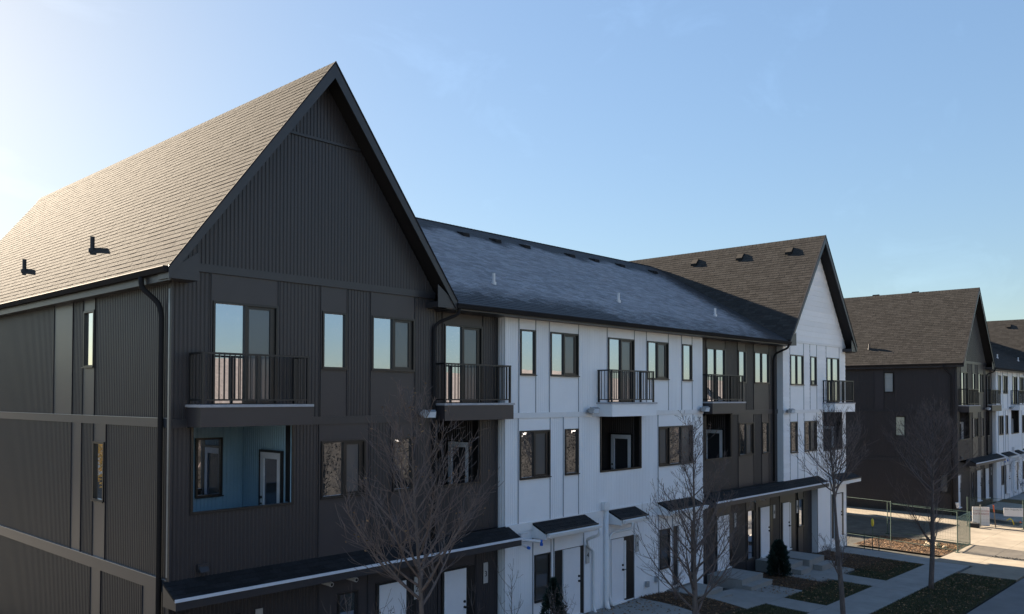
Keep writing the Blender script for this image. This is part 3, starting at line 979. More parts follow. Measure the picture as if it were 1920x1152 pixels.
    for a, c, w_ in ((9.59, 10.92, (9.64, 10.91, 4.54, 5.86, ('glass', 'screen'), [.60])), (11.51, 12.21, (11.57, 12.20, 4.54, 5.86, ('glass',), None)),
                     (16.44, 18.65, (16.47, 18.62, 4.50, 5.81, ('screen', 'glass', 'screen'), [.64, 1.40]))):
        panel(T, a, c, 3.351, 6.199, 0, WP, J, holes=[w_[:4]])
        window(T, *w_[:4], 0, w_[4], splits=w_[5])
    ribs(T, 13.32, 15.42, 3.351, 4.50, 0, W)
    porch(T, 13.32, 15.42, 4.55, 6.19, 0, 1.6, D, WT)
    belt(T, 9.08, 19.35, 3.14, 3.35, 0, WT)
    for a, c in ((9.08, 10.18), (12.46, 13.68), (15.05, 16.45), (18.74, 19.35)):
        ribs(T, a, c, -.1, 3.139, 0, W)
    panel(T, 10.19, 10.96, -.1, 3.139, 0, WP, J, holes=[(10.25, 10.91, 1.12, 2.42)])
    window(T, 10.25, 10.91, 1.12, 2.42, 0, ('doorglass',))
    ribs(T, 10.97, 11.08, -.1, 3.139, 0, W)
    panel(T, 11.09, 12.45, -.1, 3.139, 0, WP, J)
    panel(T, 13.69, 15.04, -.1, 3.139, 0, WP, J)
    panel(T, 16.46, 17.30, -.1, 3.139, 0, WP, J, holes=[(16.51, 17.13, 1.10, 2.40)])
    window(T, 16.51, 17.13, 1.10, 2.40, 0, ('doorglass',))
    panel(T, 17.31, 18.73, -.1, 3.139, 0, WP, J)
    for x, w, sx0, sx1, n, xp in ((11.44, .77, 11.13, 12.43, '4', 12.54), (13.76, .64, 13.75, 15.01, '5', 15.12), (17.60, .78, 17.36, 18.70, '6', 18.82)):
        def ds(w=sx1-sx0):
            b = MB(); b.box(0, w, -.018, 0, 0, 1.98); return b.mesh('door_surround', M['black'])
        ob('door_surround', cached(('ds', round(sx1-sx0, 3)), ds), T, (sx0, -.012, .44))
        door(T, x, .48, -.032, w)
        plate(T, xp, 1.86, -.026, n)
    ob('sidelight', box_me('sidelight', .10, .012, 1.80, M['whitetrim']), T, (14.47, -.032, .5))
    for a, c in ((10.15, 12.46), (13.66, 15.08), (16.40, 18.56)):
        canopy(T, a, c, 0, .5, 3.335, 3.11, M['canopyroof'], WT, M['black'], M['whitetrim'])
    downpipe(T, [(12.44, -.61, 2.98), (12.44, -.60, 2.78), (12.36, -.20, 2.62), (12.60, -.075, 2.36), (12.86, -.07, 2.22), (12.86, -.07, .52), (12.80, -.22, .36)], .042, WT)
    downpipe(T, [(13.50, -.07, 3.50), (13.50, -.07, .55), (13.42, -.22, .36)], .075, WT, 'vent_stack')
    def eb():
        b = MB(); b.box(-.10, .10, -.14, 0, 0, .24); b.box(-.12, .12, -.15, -.141, .03, .21); return b.mesh('junction_box', WT)
    ob('junction_box', cached('eb', eb), T, (13.42, -.02, 3.36))
    downpipe(T, [(14.12, -.60, 2.98), (14.12, -.59, 2.78), (13.80, -.10, 2.64), (13.66, -.06, 2.5), (13.66, -.06, .75), (13.60, -.2, .5)], .040, WT)
    for x, z in ((15.72, .66), (16.28, .74)):
        def vb():
            b = MB(); b.box(-.07, .07, -.09, 0, 0, .18); b.box(-.045, .045, -.095, -.091, .02, .12); return b.mesh('wall_vent', M['lamp'])
        ob('wall_vent', cached('vb', vb), T, (x, -.015, z))
    flood(T, 12.70, 6.38, -.03); flood(T, 19.16, 6.36, -.03)
    def arm():
        b = MB(); b.box(-.02, .02, -.10, 0, -.16, .18); b.box(-.02, .30, -.06, -.03, .14, .17)
        b.tube([(.05, -.05, .0), (.42, -.40, -.05)], .045, 9); b.tube([(.05, -.05, -.02), (.05, -.05, .03)], .09, 9)
        b.tube([(.42, -.40, -.05), (.46, -.44, -.056)], .052, 8, m=1); b.tube([(.0, -.2, -.14), (-.02, -.34, -.16)], .04, 8); b.tube([(-.02, -.34, -.16), (-.03, -.40, -.17)], .043, 8, m=1)
        b.box(.40, .46, -.46, -.40, -.16, -.09, m=1)
        return b.mesh('capped_pipe', [M['pvc'], M['bluecap']])
    ob('capped_pipe', cached('arm', arm), T, (9.62, -.02, 2.92), label='white pipe stubs with blue taped ends')
    # ---- dark recessed bay E
    ribs(T, 19.37, 20.01, 6.30, 8.95, YBk, D)
    panel(T, 20.02, 21.44, 6.58, 8.95, YBk, DP, DT, holes=[(20.03, 21.40, 6.58, 8.60)])
    window(T, 20.03, 21.40, 6.60, 8.60, YBk, ('glass', 'glass'), name='sliding_door', splits=[.66])
    ribs(T, 21.45, 22.39, 6.30, 8.95, YBk, D)
    panel(T, 22.40, 23.08, 6.30, 8.95, YBk, DP, DT, holes=[(22.43, 23.04, 7.35, 8.60)])
    window(T, 22.43, 23.04, 7.35, 8.60, YBk)
    ribs(T, 23.09, 23.70, 6.30, 8.95, YBk, D)
    panel(T, 23.71, 25.06, 6.30, 8.95, YBk, DP, DT, holes=[(23.76, 25.04, 7.35, 8.60)])
    window(T, 23.76, 25.04, 7.35, 8.60, YBk, ('glass', 'glass'), splits=[.64])
    ribs(T, 25.07, 25.79, 6.30, 8.95, YBk, D)
    belt(T, 21.90, 25.79, 6.12, 6.299, YBk, DT)
    balcony(T, 19.45, 21.89, -.34, YBk, DP, M['deck'], label='balcony between the white wall and the far gable')
    ribs(T, 19.37, 19.96, 3.30, 6.119, YBk, D); ribs(T, 19.97, 21.85, 3.30, 4.48, YBk, D); ribs(T, 21.86, 22.41, 3.30, 6.119, YBk, D)
    porch(T, 19.97, 21.85, 4.53, 6.14, YBk, 1.6, D, DT)
    panel(T, 22.42, 23.70, 3.30, 6.119, YBk, DP, DT, holes=[(22.46, 23.68, 4.53, 5.80)])
    window(T, 22.46, 23.68, 4.53, 5.80, YBk, ('glass', 'screen'), splits=[.60])
    ribs(T, 23.71, 24.37, 3.30, 6.119, YBk, D)
    panel(T, 24.38, 25.02, 3.30, 6.119, YBk, DP, DT, holes=[(24.41, 24.99, 4.53, 5.79)])
    window(T, 24.41, 24.99, 4.53, 5.79, YBk)
    ribs(T, 25.03, 25.79, 3.30, 6.119, YBk, D)
    downpipe(T, [(25.42, -.46, 8.98), (25.42, -.42, 8.80), (25.36, .08, 8.60), (25.36, .18, 8.4), (25.36, .185, 3.36)], .042, M['gutter'])
    # ---- white gabled block D
    def dret():
        b = MB(); x = 25.8
        b.quad((x, .26, 3.3), (x, 0, 3.3), (x, 0, 9.0), (x, .26, 9.0)); return b.mesh('return_wall', M['whitetrim'])
    ob('return_wall', cached('dret', dret), T)
    WB = M['whiteboard']
    for a, c in ((25.81, 26.44), (27.82, 28.45), (29.18, 30.20), (31.72, 32.45)):
        boards(T, a, c, 6.26, 9.11, 0, WB)
    for a, c, w_ in ((26.45, 27.81, (26.50, 27.78, 7.32, 8.59, ('glass', 'glass'), [.64])), (28.46, 29.17, (28.51, 29.14, 7.32, 8.59, ('glass',), None))):
        panel(T, a, c, 6.26, 9.11, 0, WP, J, holes=[w_[:4]])
        window(T, *w_[:4], 0, w_[4], splits=w_[5])
    panel(T, 30.21, 31.71, 6.58, 9.11, 0, WP, J, holes=[(30.27, 31.68, 6.58, 8.60)])
    window(T, 30.27, 31.68, 6.60, 8.60, 0, ('glass', 'glass'), name='sliding_door', splits=[.62])
    belt(T, 25.82, 29.77, 6.12, 6.259, 0, WT)
    belt(T, 25.82, 32.44, 9.111, 9.22, 0, WT)
    boards(T, 25.8, 32.46, 9.221, 13.6, 0, WB, exp=.23, clip=lambda z: (max(25.81, 29.13-(ZR-.22-z)/S), min(32.45, 29.13+(ZR-.22-z)/S)))
    balcony(T, 29.80, 32.12, -.58, 0, WP, M['deck'], fas=(6.14, 6.50), railz=7.56, label='balcony on the white far gable')
    for a, c in ((25.81, 26.42), (27.18, 27.81), (29.15, 29.88), (31.97, 32.45)):
        boards(T, a, c, 3.30, 6.119, 0, WB)
    for a, c, w_ in ((26.43, 27.17, (26.48, 27.15, 4.46, 5.77, ('glass',), None)), (27.82, 29.14, (27.86, 29.12, 4.46, 5.77, ('glass', 'screen'), [.62]))):
        panel(T, a, c, 3.30, 6.119, 0, WP, J, holes=[w_[:4]])
        window(T, *w_[:4], 0, w_[4], splits=w_[5])
    boards(T, 29.89, 31.96, 3.30, 4.39, 0, WB)
    porch(T, 29.89, 31.96, 4.43, 6.10, 0, 1.6, D, WT)
    flood(T, 26.12, 6.22, -.03)
    # ground storey of E and D
    ribs(T, 19.37, 20.60, -.3, 3.12, YBk, D)
    panel(T, 20.62, 21.90, -.3, 3.12, YBk, DP, DT)
    ribs(T, 21.92, 23.0, -.3, 3.12, YBk, D)
    panel(T, 23.02, 23.75, -.3, 3.12, YBk, DP, DT, holes=[(23.09, 23.66, .45, 2.38)])
    window(T, 23.09, 23.66, .45, 2.38, YBk)
    panel(T, 23.85, 25.1, -.3, 3.12, YBk, DP, DT)
    ribs(T, 25.12, 25.95, -.3, 3.12, YBk, D)
    panel(T, 25.97, 27.52, -.3, 3.12, YBk, DP, DT)
    panel(T, 27.72, 28.30, -.3, 3.12, YBk, DP, DT, holes=[(27.75, 28.27, 1.2, 2.42)])
    window(T, 27.75, 28.27, 1.2, 2.42, YBk)
    ribs(T, 28.32, 29.16, -.3, 3.12, YBk, D)
    for x, w, n, xp in ((20.74, .86, '7', 22.05), (24.18, .76, '8', 25.34), (26.20, .60, '9', 27.54)):
        ob('door_surround', cached(('dsur', w), lambda: surround(w)), T, (x, YBk-.012, .42))
        door(T, x, .44, YBk-.016, w)
        plate(T, xp, 1.83, YBk-.021, n)
    ob('sidelight', box_me('sidelight', .10, .012, 1.86, M['whitetrim']), T, (26.92, YBk-.014, .46))
    canopy(T, 19.37, 29.22, 0, .5, 3.335, 3.09, M['canopyroof'], DT, M['snow'])
    for x in (23.0, 23.75):
        ob('vent_pipe', CACHE['pvh'], T, (x, YBk-.02, 2.80), label='short white pipe stub under the far dark canopy')
    def d1():
        b = MB(); b.quad((29.17, .26, -.3), (29.17, 0, -.3), (29.17, 0, 3.3), (29.17, .26, 3.3)); return b.mesh('return_wall', WT)
    ob('return_wall', cached('d1', d1), T)
    panel(T, 29.18, 30.60, -.3, 3.30, 0, WP, J)
    panel(T, 30.61, 32.45, -.3, 3.30, 0, WP, J)
    def ds2():
        b = MB(); b.box(0, 1.36, -.018, 0, 0, 2.0); return b.mesh('door_surround', M['black'])
    ob('door_surround', cached('ds2', ds2), T, (30.72, -.012, .38))
    door(T, 30.92, .42, -.032, .84)
    canopy(T, 30.60, 32.95, 0, .5, 3.28, 3.06, M['canopyroof'], WT, M['black'])
    def wrap():
        b = MB(); b.prism([(0, 3.28), (.48, 3.14), (.48, 2.70), (0, 2.70)], 'y', .02, 1.3); return b.mesh('canopy_side_box', WT)
    ob('canopy_side_box', cached('wrap', wrap), T, (32.47, 0, 0))
    # ---- side wall facing -X (left end of the row)
    RZ = -math.pi/2
    def rib_s(y1, y0, z0, z1): ribs(T, 0, y1-y0, z0, z1, 0, D, RZ, (0, y1, z0))
    def pan_s(y1, y0, z0, z1, w_=None, mm=None):
        h = [(y1-w_[0], y1-w_[1], w_[2], w_[3])] if w_ else None
        panel(T, 0, y1-y0, z0, z1, 0, mm or M['sidepanel'], DT, RZ, (0, y1, z0), h)
    def win_s(yf, yb, z0, z1, kinds=('glass',)):
        window(T, 0, yf-yb, z0, z1, 0, kinds, RZ, (0, yf, z0))
    ztop = 8.94
    if first:
        rib_s(17.0, 6.12, 6.371, ztop); pan_s(6.11, 4.93, 6.371, ztop); rib_s(4.92, 4.33, 6.371, ztop)
        pan_s(4.32, 3.64, 6.371, ztop, (4.24, 3.66, 7.41, 8.66)); win_s(4.24, 3.66, 7.41, 8.66, ('milk',)); rib_s(3.63, .12, 6.371, ztop)
        rib_s(17.0, 4.95, 3.351, 6.189); pan_s(4.94, 4.34, 3.351, 6.189); rib_s(4.33, 3.69, 3.351, 6.189)
        pan_s(3.68, 2.99, 3.351, 6.189, (3.63, 3.04, 4.54, 5.81)); win_s(3.63, 3.04, 4.54, 5.81, ('milk',)); rib_s(2.98, .12, 3.351, 6.189)
        rib_s(17.0, 3.76, -.1, 3.099); pan_s(3.75, 3.18, -.1, 3.099); rib_s(3.17, 1.16, -.1, 3.099); pan_s(1.15, .46, -.1, 3.099); rib_s(.45, .12, -.1, 3.099)
        zb = ((6.19, 6.37), (3.10, 3.35))
    else:
        rib_s(17.0, 4.80, 6.371, ztop); pan_s(4.79, 4.20, 6.371, ztop, None, DP); rib_s(4.19, 3.59, 6.371, 7.40); rib_s(4.19, 3.59, 8.67, ztop)
        rib_s(3.58, .12, 6.371, ztop); win_s(4.18, 3.60, 7.41, 8.66, ('blind',))
        for a, c, z0, z1, w0, w1, kd in ((3.52, 2.93, 3.351, 6.189, 4.70, 5.92, 'blindlow'), (1.02, .42, -.1, 3.099, 1.35, 2.52, 'screen')):
            rib_s(17.0, a+.01, z0, z1); rib_s(c-.01, .12, z0, z1); rib_s(a, c, z0, w0-.01); rib_s(a, c, w1+.01, z1)
            win_s(a, c, w0, w1, (kd,))
        zb = ((6.19, 6.37), (3.10, 3.35))
    sb = M['sidepanel'] if first else DT
    for a, c in zb:
        ob('belt_course', box_me('belt_course', 16.94, .04, c-a, sb), T, (0, 17.0, a), RZ)
        ob('belt_flashing', box_me('belt_flashing', 16.94, .052, .012, M['corner'] if first else DT), T, (0, 17.0, c-.011), RZ)
    def ct(z0, z1):
        b = MB(); b.box(-.035, 0, -.03, .10, z0, z1); return b.mesh('corner_post', DT)
    ob('corner_post', cached('ct', lambda: ct(-.1, 8.93)), T)
    def cs():
        b = MB(); b.box(-.042, -.036, .03, .085, 3.4, 8.80); return b.mesh('corner_flashing', M['corner'])
    if first: ob('corner_flashing', cached('cs', cs), T)
    downpipe(T, [(-.33, .62, 9.04), (-.33, .60, 8.84), (-.10, .38, 8.55), (-.085, .28, 8.35), (-.085, .28, -.1)], .05, M['gutter'])
    return T

def nub():
    b = MB(); b.prism([(-.16, .20), (.28, -.40), (.30, .18), (-.10, .42)], 'y', -.22, .22); return b.mesh('roof_vent', M['deckroof'])

def surround(w):
    b = MB(); ring(b, w+.16, 2.02, .075, -.03, 0, -.08, -.03); b.box(w+.10, w+.34, -.012, 0, 0, 1.96); return b.mesh('door_surround', M['black'])

row1 = row((0, 0, 0), 'long three-storey townhouse row in front, dark metal gabled end, white middle and white far gable', True)
row2 = row((47.4, -.85, -.28), 'farther townhouse row beyond the fenced lane, its dark brown gabled end facing the gap', False)

# ------------------------------------------------------------------ ground
def sm(a, b, x):
    t = min(1, max(0, (x-a)/(b-a))); return t*t*(3-2*t)
def gz(x, y):
    s = -.012*(min(x, 60)-20)
    s = max(s, -.32)
    wall = sm(20.0, 15.5, x)*.27 + .05 + (.10*sm(44, 47.5, x))
    return s + wall*sm(-4.1, -.9, y)*(1 if y < 6 else 1) if y < 0.5 else s + wall

def sheet(name, x0, x1, y0, y1, off, m, step=1.0, kind='structure', poly=None, par=None, thick=0.0, label=None, skirt=True):
    nx, ny = max(1, math.ceil((x1-x0)/step)), max(1, math.ceil((y1-y0)/step))
    b = MB()
    v = [[(x0+(x1-x0)*i/nx, y0+(y1-y0)*j/ny) for j in range(ny+1)] for i in range(nx+1)]
    P3 = lambda q: (q[0], q[1], gz(*q)+off)
    for i in range(nx):
        for j in range(ny):
            b.quad(P3(v[i][j]), P3(v[i+1][j]), P3(v[i+1][j+1]), P3(v[i][j+1]))
    if thick:
        D_ = lambda q: (q[0], q[1], gz(*q)+off-thick)
        for i in range(nx):
            b.quad(D_(v[i][0]), D_(v[i+1][0]), P3(v[i+1][0]), P3(v[i][0]))
            b.quad(P3(v[i][ny]), P3(v[i+1][ny]), D_(v[i+1][ny]), D_(v[i][ny]))
        for j in range(ny):
            b.quad(P3(v[0][j]), P3(v[0][j+1]), D_(v[0][j+1]), D_(v[0][j]))
            b.quad(D_(v[nx][j]), D_(v[nx][j+1]), P3(v[nx][j+1]), P3(v[nx][j]))
    o = ob(name, b.mesh(name, m), par)
    if par is None: o['kind'] = kind
    if label: o['label'] = label
    return o

# the ground: one sheet to the horizon, finer near the houses
def ground():
    xs = [-900, -400, -200, -100, -60, -40]+[i*2.0 for i in range(-15, 50)]+[110, 140, 200, 300, 500, 900]
    ys = [-900, -400, -200, -100, -60, -40, -30, -20, -16, -12, -9, -8.0]+[-7.5+i*.75 for i in range(0, 13)]+[3, 5, 8, 12, 18, 24, 30, 40, 60, 100, 200, 400, 900]
    b = MB()
    z = lambda x, y: gz(x, y)-.06-(.12 if y < -7.9 else 0)
    for i in range(len(xs)-1):
        for j in range(len(ys)-1):
            b.quad((xs[i], ys[j], z(xs[i], ys[j])), (xs[i+1], ys[j], z(xs[i+1], ys[j])), (xs[i+1], ys[j+1], z(xs[i+1], ys[j+1])), (xs[i], ys[j+1], z(xs[i], ys[j+1])))
    o = ob('ground', b.mesh('ground', M['soil'])); o['kind'] = 'structure'
ground()
# road along the fronts, flush with the driveway apron
def road():
    b = MB(); x = -60
    while x < 160:
        for (a, c) in ((-17.5, -13), (-13, -7.75)):
            b.quad((x, a, gz(x, a)-.03), (x+4, a, gz(x+4, a)-.03), (x+4, c, gz(x+4, c)-.03), (x, c, gz(x, c)-.03))
        x += 4
    o = ob('road', b.mesh('road', M['asphalt'])); o['kind'] = 'structure'
road()
sheet('lawn', -40, 29.0, -7.72, -5.62, -.005, M['lawn'], .75)
sheet('lawn', 48, 110, -7.72, -5.62, -.005, M['lawn'], 1.5)
sheet('far_lawn', -60, 160, -26, -18, .0, M['lawn'], 3)
# public sidewalk, slab by slab
sw = ob('sidewalk', None); sw['kind'] = 'structure'
x = -12.0
while x < 31.0:
    x1 = min(x+1.5, 31.0)
    sheet('paving_slab', x+.006, x1-.006, -5.60, -4.20, .012+random.uniform(-.002, .002), M['concrete'], .75, par=sw, thick=.08)
    x = x1
sheet('sidewalk', 46.5, 110, -5.60, -4.20, .012, M['concrete'], 1.5, thick=.08)
# driveway apron into the lane
dw = ob('driveway', None); dw['kind'] = 'structure'
for i in range(5):
    for j, (a, c) in enumerate(((-7.70, -5.75), (-5.74, -4.18), (-4.17, -1.9))):
        x0 = 31.01+i*3.0
        if j == 2 and i < 2: continue
        if j == 0 and i == 0: x0a = 29.06
        else: x0a = x0
        sheet('paving_slab', x0a+.008, x0+2.992, a, c, .016, M['concrete2'], .8, par=dw, thick=.08)
sheet('lane', 36.4, 43.2, -1.88, 60, -.02, M['lane'], 2)
sheet('kerb', 43.21, 43.5, -1.88, 40, .06, M['concrete2'], 1.0, thick=.12)
sheet('side_path', 43.6, 46.9, -1.88, 40, .01, M['concrete2'], 1.0, thick=.06)
sheet('planting_bed', 32.62, 36.38, -4.16, -.2, .02, M['mulch'], .5)
# paths from the doors, landings with a step
path = lambda a, b_, c, d: sheet('path', a, b_, c, d, .014, M['concrete'], .5, thick=.06)
path(23.35, 26.75, -2.52, -.9)
path(24.08, 25.40, -4.19, -2.53)
path(17.30, 21.40, -2.72, -.9)
path(18.60, 19.88, -4.19, -2.73)
path(30.02, 31.62, -4.19, -.03)
path(10.9, 15.25, -2.6, -.04)
path(12.9, 14.3, -4.19, -2.61)
path(4.6, 8.6, -2.6, .2)
path(6.0, 7.3, -4.19, -2.61)
path(47.8, 50.2, -4.19, -1.0); path(52.0, 56.2, -3.2, -1.0); path(53.6, 55.0, -4.19, -3.21); path(58.5, 62.9, -3.2, -1.0); path(60, 61.2, -4.19, -3.21)
for a, b_ in ((-12, 4.58), (8.62, 10.88), (15.27, 17.28), (21.42, 23.33), (26.77, 30.0), (50.3, 51.9), (56.3, 58.4), (63, 75)):
    y0 = .0 if a < 40 else -.9
    sheet('planting_bed', a, b_, -2.55, y0+.2, .0, M['mulch'], .5)
    sheet('front_lawn', a, b_, -4.18, -2.56, -.002, M['lawn'], .6)
for a, b_ in ((4.6, 5.98), (7.32, 8.6), (10.9, 12.88), (14.32, 15.25), (17.30, 18.58), (19.90, 21.40), (23.35, 24.06), (25.42, 26.75)):
    sheet('front_lawn', a, b_, -4.18, -2.74, -.002, M['lawn'], .6)

def steps(x0, x1, dep, ztop, label, z2=.2, sx=(0.0, 0.0), y0=.2):
    t = thing('concrete_steps', label, 'steps', (x0, y0, 0), 'concrete steps at the doors')
    def bv(b, a, c, d, e, z0, z1):
        b.box(a, c, d, e, z0, z1-.02); b.box(a-.012, c+.012, d-.012, e, z1-.0199, z1)
    b = MB(); bv(b, 0, x1-x0, -dep-y0, 0, -.4, ztop)
    ob('landing', b.mesh('landing', M['concrete']), t)
    b = MB(); bv(b, sx[0], x1-x0+sx[1], -dep-y0-.36, -dep-y0-.013, -.4, z2)
    ob('step', b.mesh('step', M['concrete']), t)
steps(19.95, 21.55, 1.18, .385, 'wide two-step concrete stoop in front of the door beside the white block')
steps(23.72, 24.78, 1.26, .385, 'two-step concrete stoop half hidden behind the round dark spruce', sx=(.1, -.05))
steps(24.90, 26.30, 1.48, .42, 'two-step concrete stoop to the right of the dark spruce', sx=(.35, .2))
steps(16.95, 18.55, 1.2, .36, 'concrete stoop behind the second tree trunk at the white wall', z2=.22)

# ------------------------------------------------------------------ grass, leaves, chips
def scatter(name, label, cat, rects, n, m, kindf, avoid=()):
    b = MB()
    tot = sum((r_[1]-r_[0])*(r_[3]-r_[2]) for r_ in rects)
    for r_ in rects:
        k = int(n*(r_[1]-r_[0])*(r_[3]-r_[2])/tot)
        for _ in range(k):
            x, y = random.uniform(r_[0], r_[1]), random.uniform(r_[2], r_[3])
            kindf(b, x, y, gz(x, y))
    o = ob(name, b.mesh(name, m, tint=True), None, label=label, kind='stuff', cat=cat)
    return o
M['blade'] = mat('grass_blades', (0.046, 0.072, 0.026), 0.7, 0.3, vary=0.3, scale=1.2, tint=0.6, col2=(0.090, 0.085, 0.040))
M['litter'] = mat('fallen_leaves', (0.20, 0.120, 0.060), 0.8, 0.3, vary=0.4, scale=5, tint=0.7)
M['chips'] = mat('bark_chips', (0.130, 0.074, 0.042), 0.85, 0.3, vary=0.4, scale=5, tint=0.6)
def blade(b, x, y, z):
    h = random.uniform(.03, .075); w = .008; a = random.uniform(0, 6.28); l = random.uniform(-.03, .03)
    b.poly([(x-w*math.cos(a), y-w*math.sin(a), z-.01), (x+w*math.cos(a), y+w*math.sin(a), z-.01), (x+l, y+random.uniform(-.03, .03), z+h)], random.random())
def leaf(b, x, y, z, s=None):
    s = s or random.uniform(.02, .055); a = random.uniform(0, 6.28)
    c, d = math.cos(a)*s, math.sin(a)*s
    t = [random.uniform(.015, .05) for _ in range(4)]
    b.quad((x-c, y-d, z+t[0]), (x+d*.6, y-c*.6, z+t[1]), (x+c, y+d, z+t[2]), (x-d*.6, y+c*.6, z+t[3]), random.random())
scatter('grass', 'short dull grass on the verge and in front of the houses', 'grass',
        [(13, 29.0, -7.70, -5.62), (8, 17.2, -4.18, -2.75), (17.3, 18.5, -4.18, -2.75), (19.95, 24.0, -4.18, -2.75), (25.45, 29.9, -4.18, -2.75)], 42000, M['blade'], blade)
scatter('bark_chips', 'brown bark chips and twigs covering the planting beds', 'mulch',
        [(8.7, 10.8, -2.6, 0), (15.3, 17.2, -2.6, 0), (21.45, 23.3, -3.0, 0), (26.8, 29.95, -3.6, 0), (32.7, 36.3, -4.1, -.3)], 16000, M['chips'], lambda b, x, y, z: leaf(b, x, y, z, random.uniform(.012, .035)))
scatter('fallen_leaves', 'dry brown leaves scattered over the beds and grass', 'leaves',
        [(8.7, 17.2, -4.1, -.1), (19.95, 24, -4.1, -1.2), (25.5, 29.95, -4.1, -.3), (32.7, 36.3, -4.1, -.3), (14, 29, -7.6, -5.7), (32.7, 36.3, -4.1, -1.3), (32.7, 36.3, -4.1, -1.3)], 5200, M['litter'], leaf)

# ------------------------------------------------------------------ trees
def grow(b, p, d, L, r, lvl, cfg, rg, sides):
    """one branch as a tapering curved tube; returns nodes for children"""
    n = {0: 16, 1: 8, 2: 5, 3: 4}[lvl]
    pts, rad = [Vector(p)], [r]
    d = Vector(d).normalized()
    for k in range(n):
        upw = cfg['up'][lvl]
        d = (d + Vector((0, 0, upw))/n*2 + Vector(rg.normal(0, cfg['wob'][lvl], 3))).normalized()
        pts.append(pts[-1]+d*L/n)
        rad.append(max(cfg['rmin'], r*(1-(k+1)/n*.88)))
    b.tube(pts, rad, sides, t=rg.random(), cap=False)
    return pts, rad

def bare_tree(name, label, base, H, trunk_r, z_first, spread, seed, limbs=26, lean=(0, 0), extra=(), group='bare street trees', leaves=6, fork=None, sub=10):
    rg = np.random.default_rng(seed)
    t = thing(name, label, 'tree', base, group)
    cfg = dict(up=[.0, .35, .30, .35], wob=[.012, .05, .08, .10], rmin=.0033)
    tb, cb, lb = MB(), MB(), MB()
    d0 = Vector((lean[0], lean[1], 1)).normalized()
    n = 18
    pts, rad = [Vector((0, 0, -.15))], [trunk_r*1.25]
    d = d0.copy()
    for k in range(n):
        d = (d+Vector((rg.normal(0, .018), rg.normal(0, .018), 0))+Vector((0, 0, .02))).normalized()
        pts.append(pts[-1]+d*(H+.15)/n)
        f = (k+1)/n
        rad.append(max(.006, trunk_r*(1-f)**.8 if f > .45 else trunk_r*(1.08-f*.55)*(.75**0)))
    # keep the taper monotone
    for k in range(1, len(rad)): rad[k] = min(rad[k], rad[k-1])
    tb.tube(pts, rad, 9)
    def at(z):
        f = (z+.15)/(H+.15)*n; k = int(min(n-1, max(0, f))); u = f-k
        return pts[k].lerp(pts[k+1], u), rad[k]*(1-u)+rad[k+1]*u
    def leafbit(p):
        for _ in range(2):
            s = .022; a = Vector(rg.normal(0, 1, 3)).normalized()*s; c = a.orthogonal().normalized()*s
            q = p+Vector((0, 0, -.02))
            lb.quad(q-a, q-c*.7, q+a, q+c*.7, rg.random())
    def limb(z, az, tilt, L, r):
        p, rr = at(z)
        dd = Vector((math.sin(tilt)*math.cos(az), math.sin(tilt)*math.sin(az), math.cos(tilt)))
        P1, R1 = grow(cb, p, dd, L, min(r*.8, rr*.7), 1, cfg, rg, 5)
        for k in range(sub):
            f = .18+.80*(k+rg.random())/sub
            i = min(len(P1)-2, int(f*(len(P1)-1)))
            q = P1[i].lerp(P1[i+1], f*(len(P1)-1)-i)
            ax = (P1[i+1]-P1[i]).normalized()
            side = Vector(rg.normal(0, 1, 3)); side = (side-ax*side.dot(ax)).normalized()
            side.z = side.z*.5
            d2 = (ax*.75+side*.75).normalized()
            L2 = L*(.20+.32*(1-f))*rg.uniform(.6, 1.25)
            P2, R2 = grow(cb, q, d2, L2, max(.0036, R1[i]*.5), 2, cfg, rg, 4)
            for m_ in range(4 if L2 > .25 else 2):
                g = rg.uniform(.25, .95); j = min(len(P2)-2, int(g*(len(P2)-1)))
                ax2 = (P2[j+1]-P2[j]).normalized()
                s2 = Vector(rg.normal(0, 1, 3)); s2 = (s2-ax2*s2.dot(ax2)).normalized()
                P3_, _ = grow(cb, P2[j], ax2*.7+s2*.7, L2*rg.uniform(.3, .6), .0032, 3, cfg, rg, 3)
                if rg.random() < leaves/220: leafbit(P3_[-1])
    for k in range(limbs):
        f = (k+.5)/limbs
        z = z_first+(H*.97-z_first)*f**1.0
        az = k*2.39996+rg.uniform(-.4, .4)
        tilt = R(58-26*f+rg.uniform(-7, 7))
        L = spread*(1.0-f*.80)*rg.uniform(.75, 1.12)+.22
        limb(z, az, tilt, L, .030*(1-.7*f)*trunk_r/.06)
    for (z, az, tilt, L, r) in extra:
        limb(z, R(az), R(tilt), L, r)
    ob('trunk', tb.mesh('trunk', M['bark'], smooth=True), t)
    ob('crown', cb.mesh('crown', M['twig']), t)
    if lb.v:
        q = ob('leaves', lb.mesh('leaves', M['litter'], tint=True), t); q['kind'] = 'stuff'
    return t

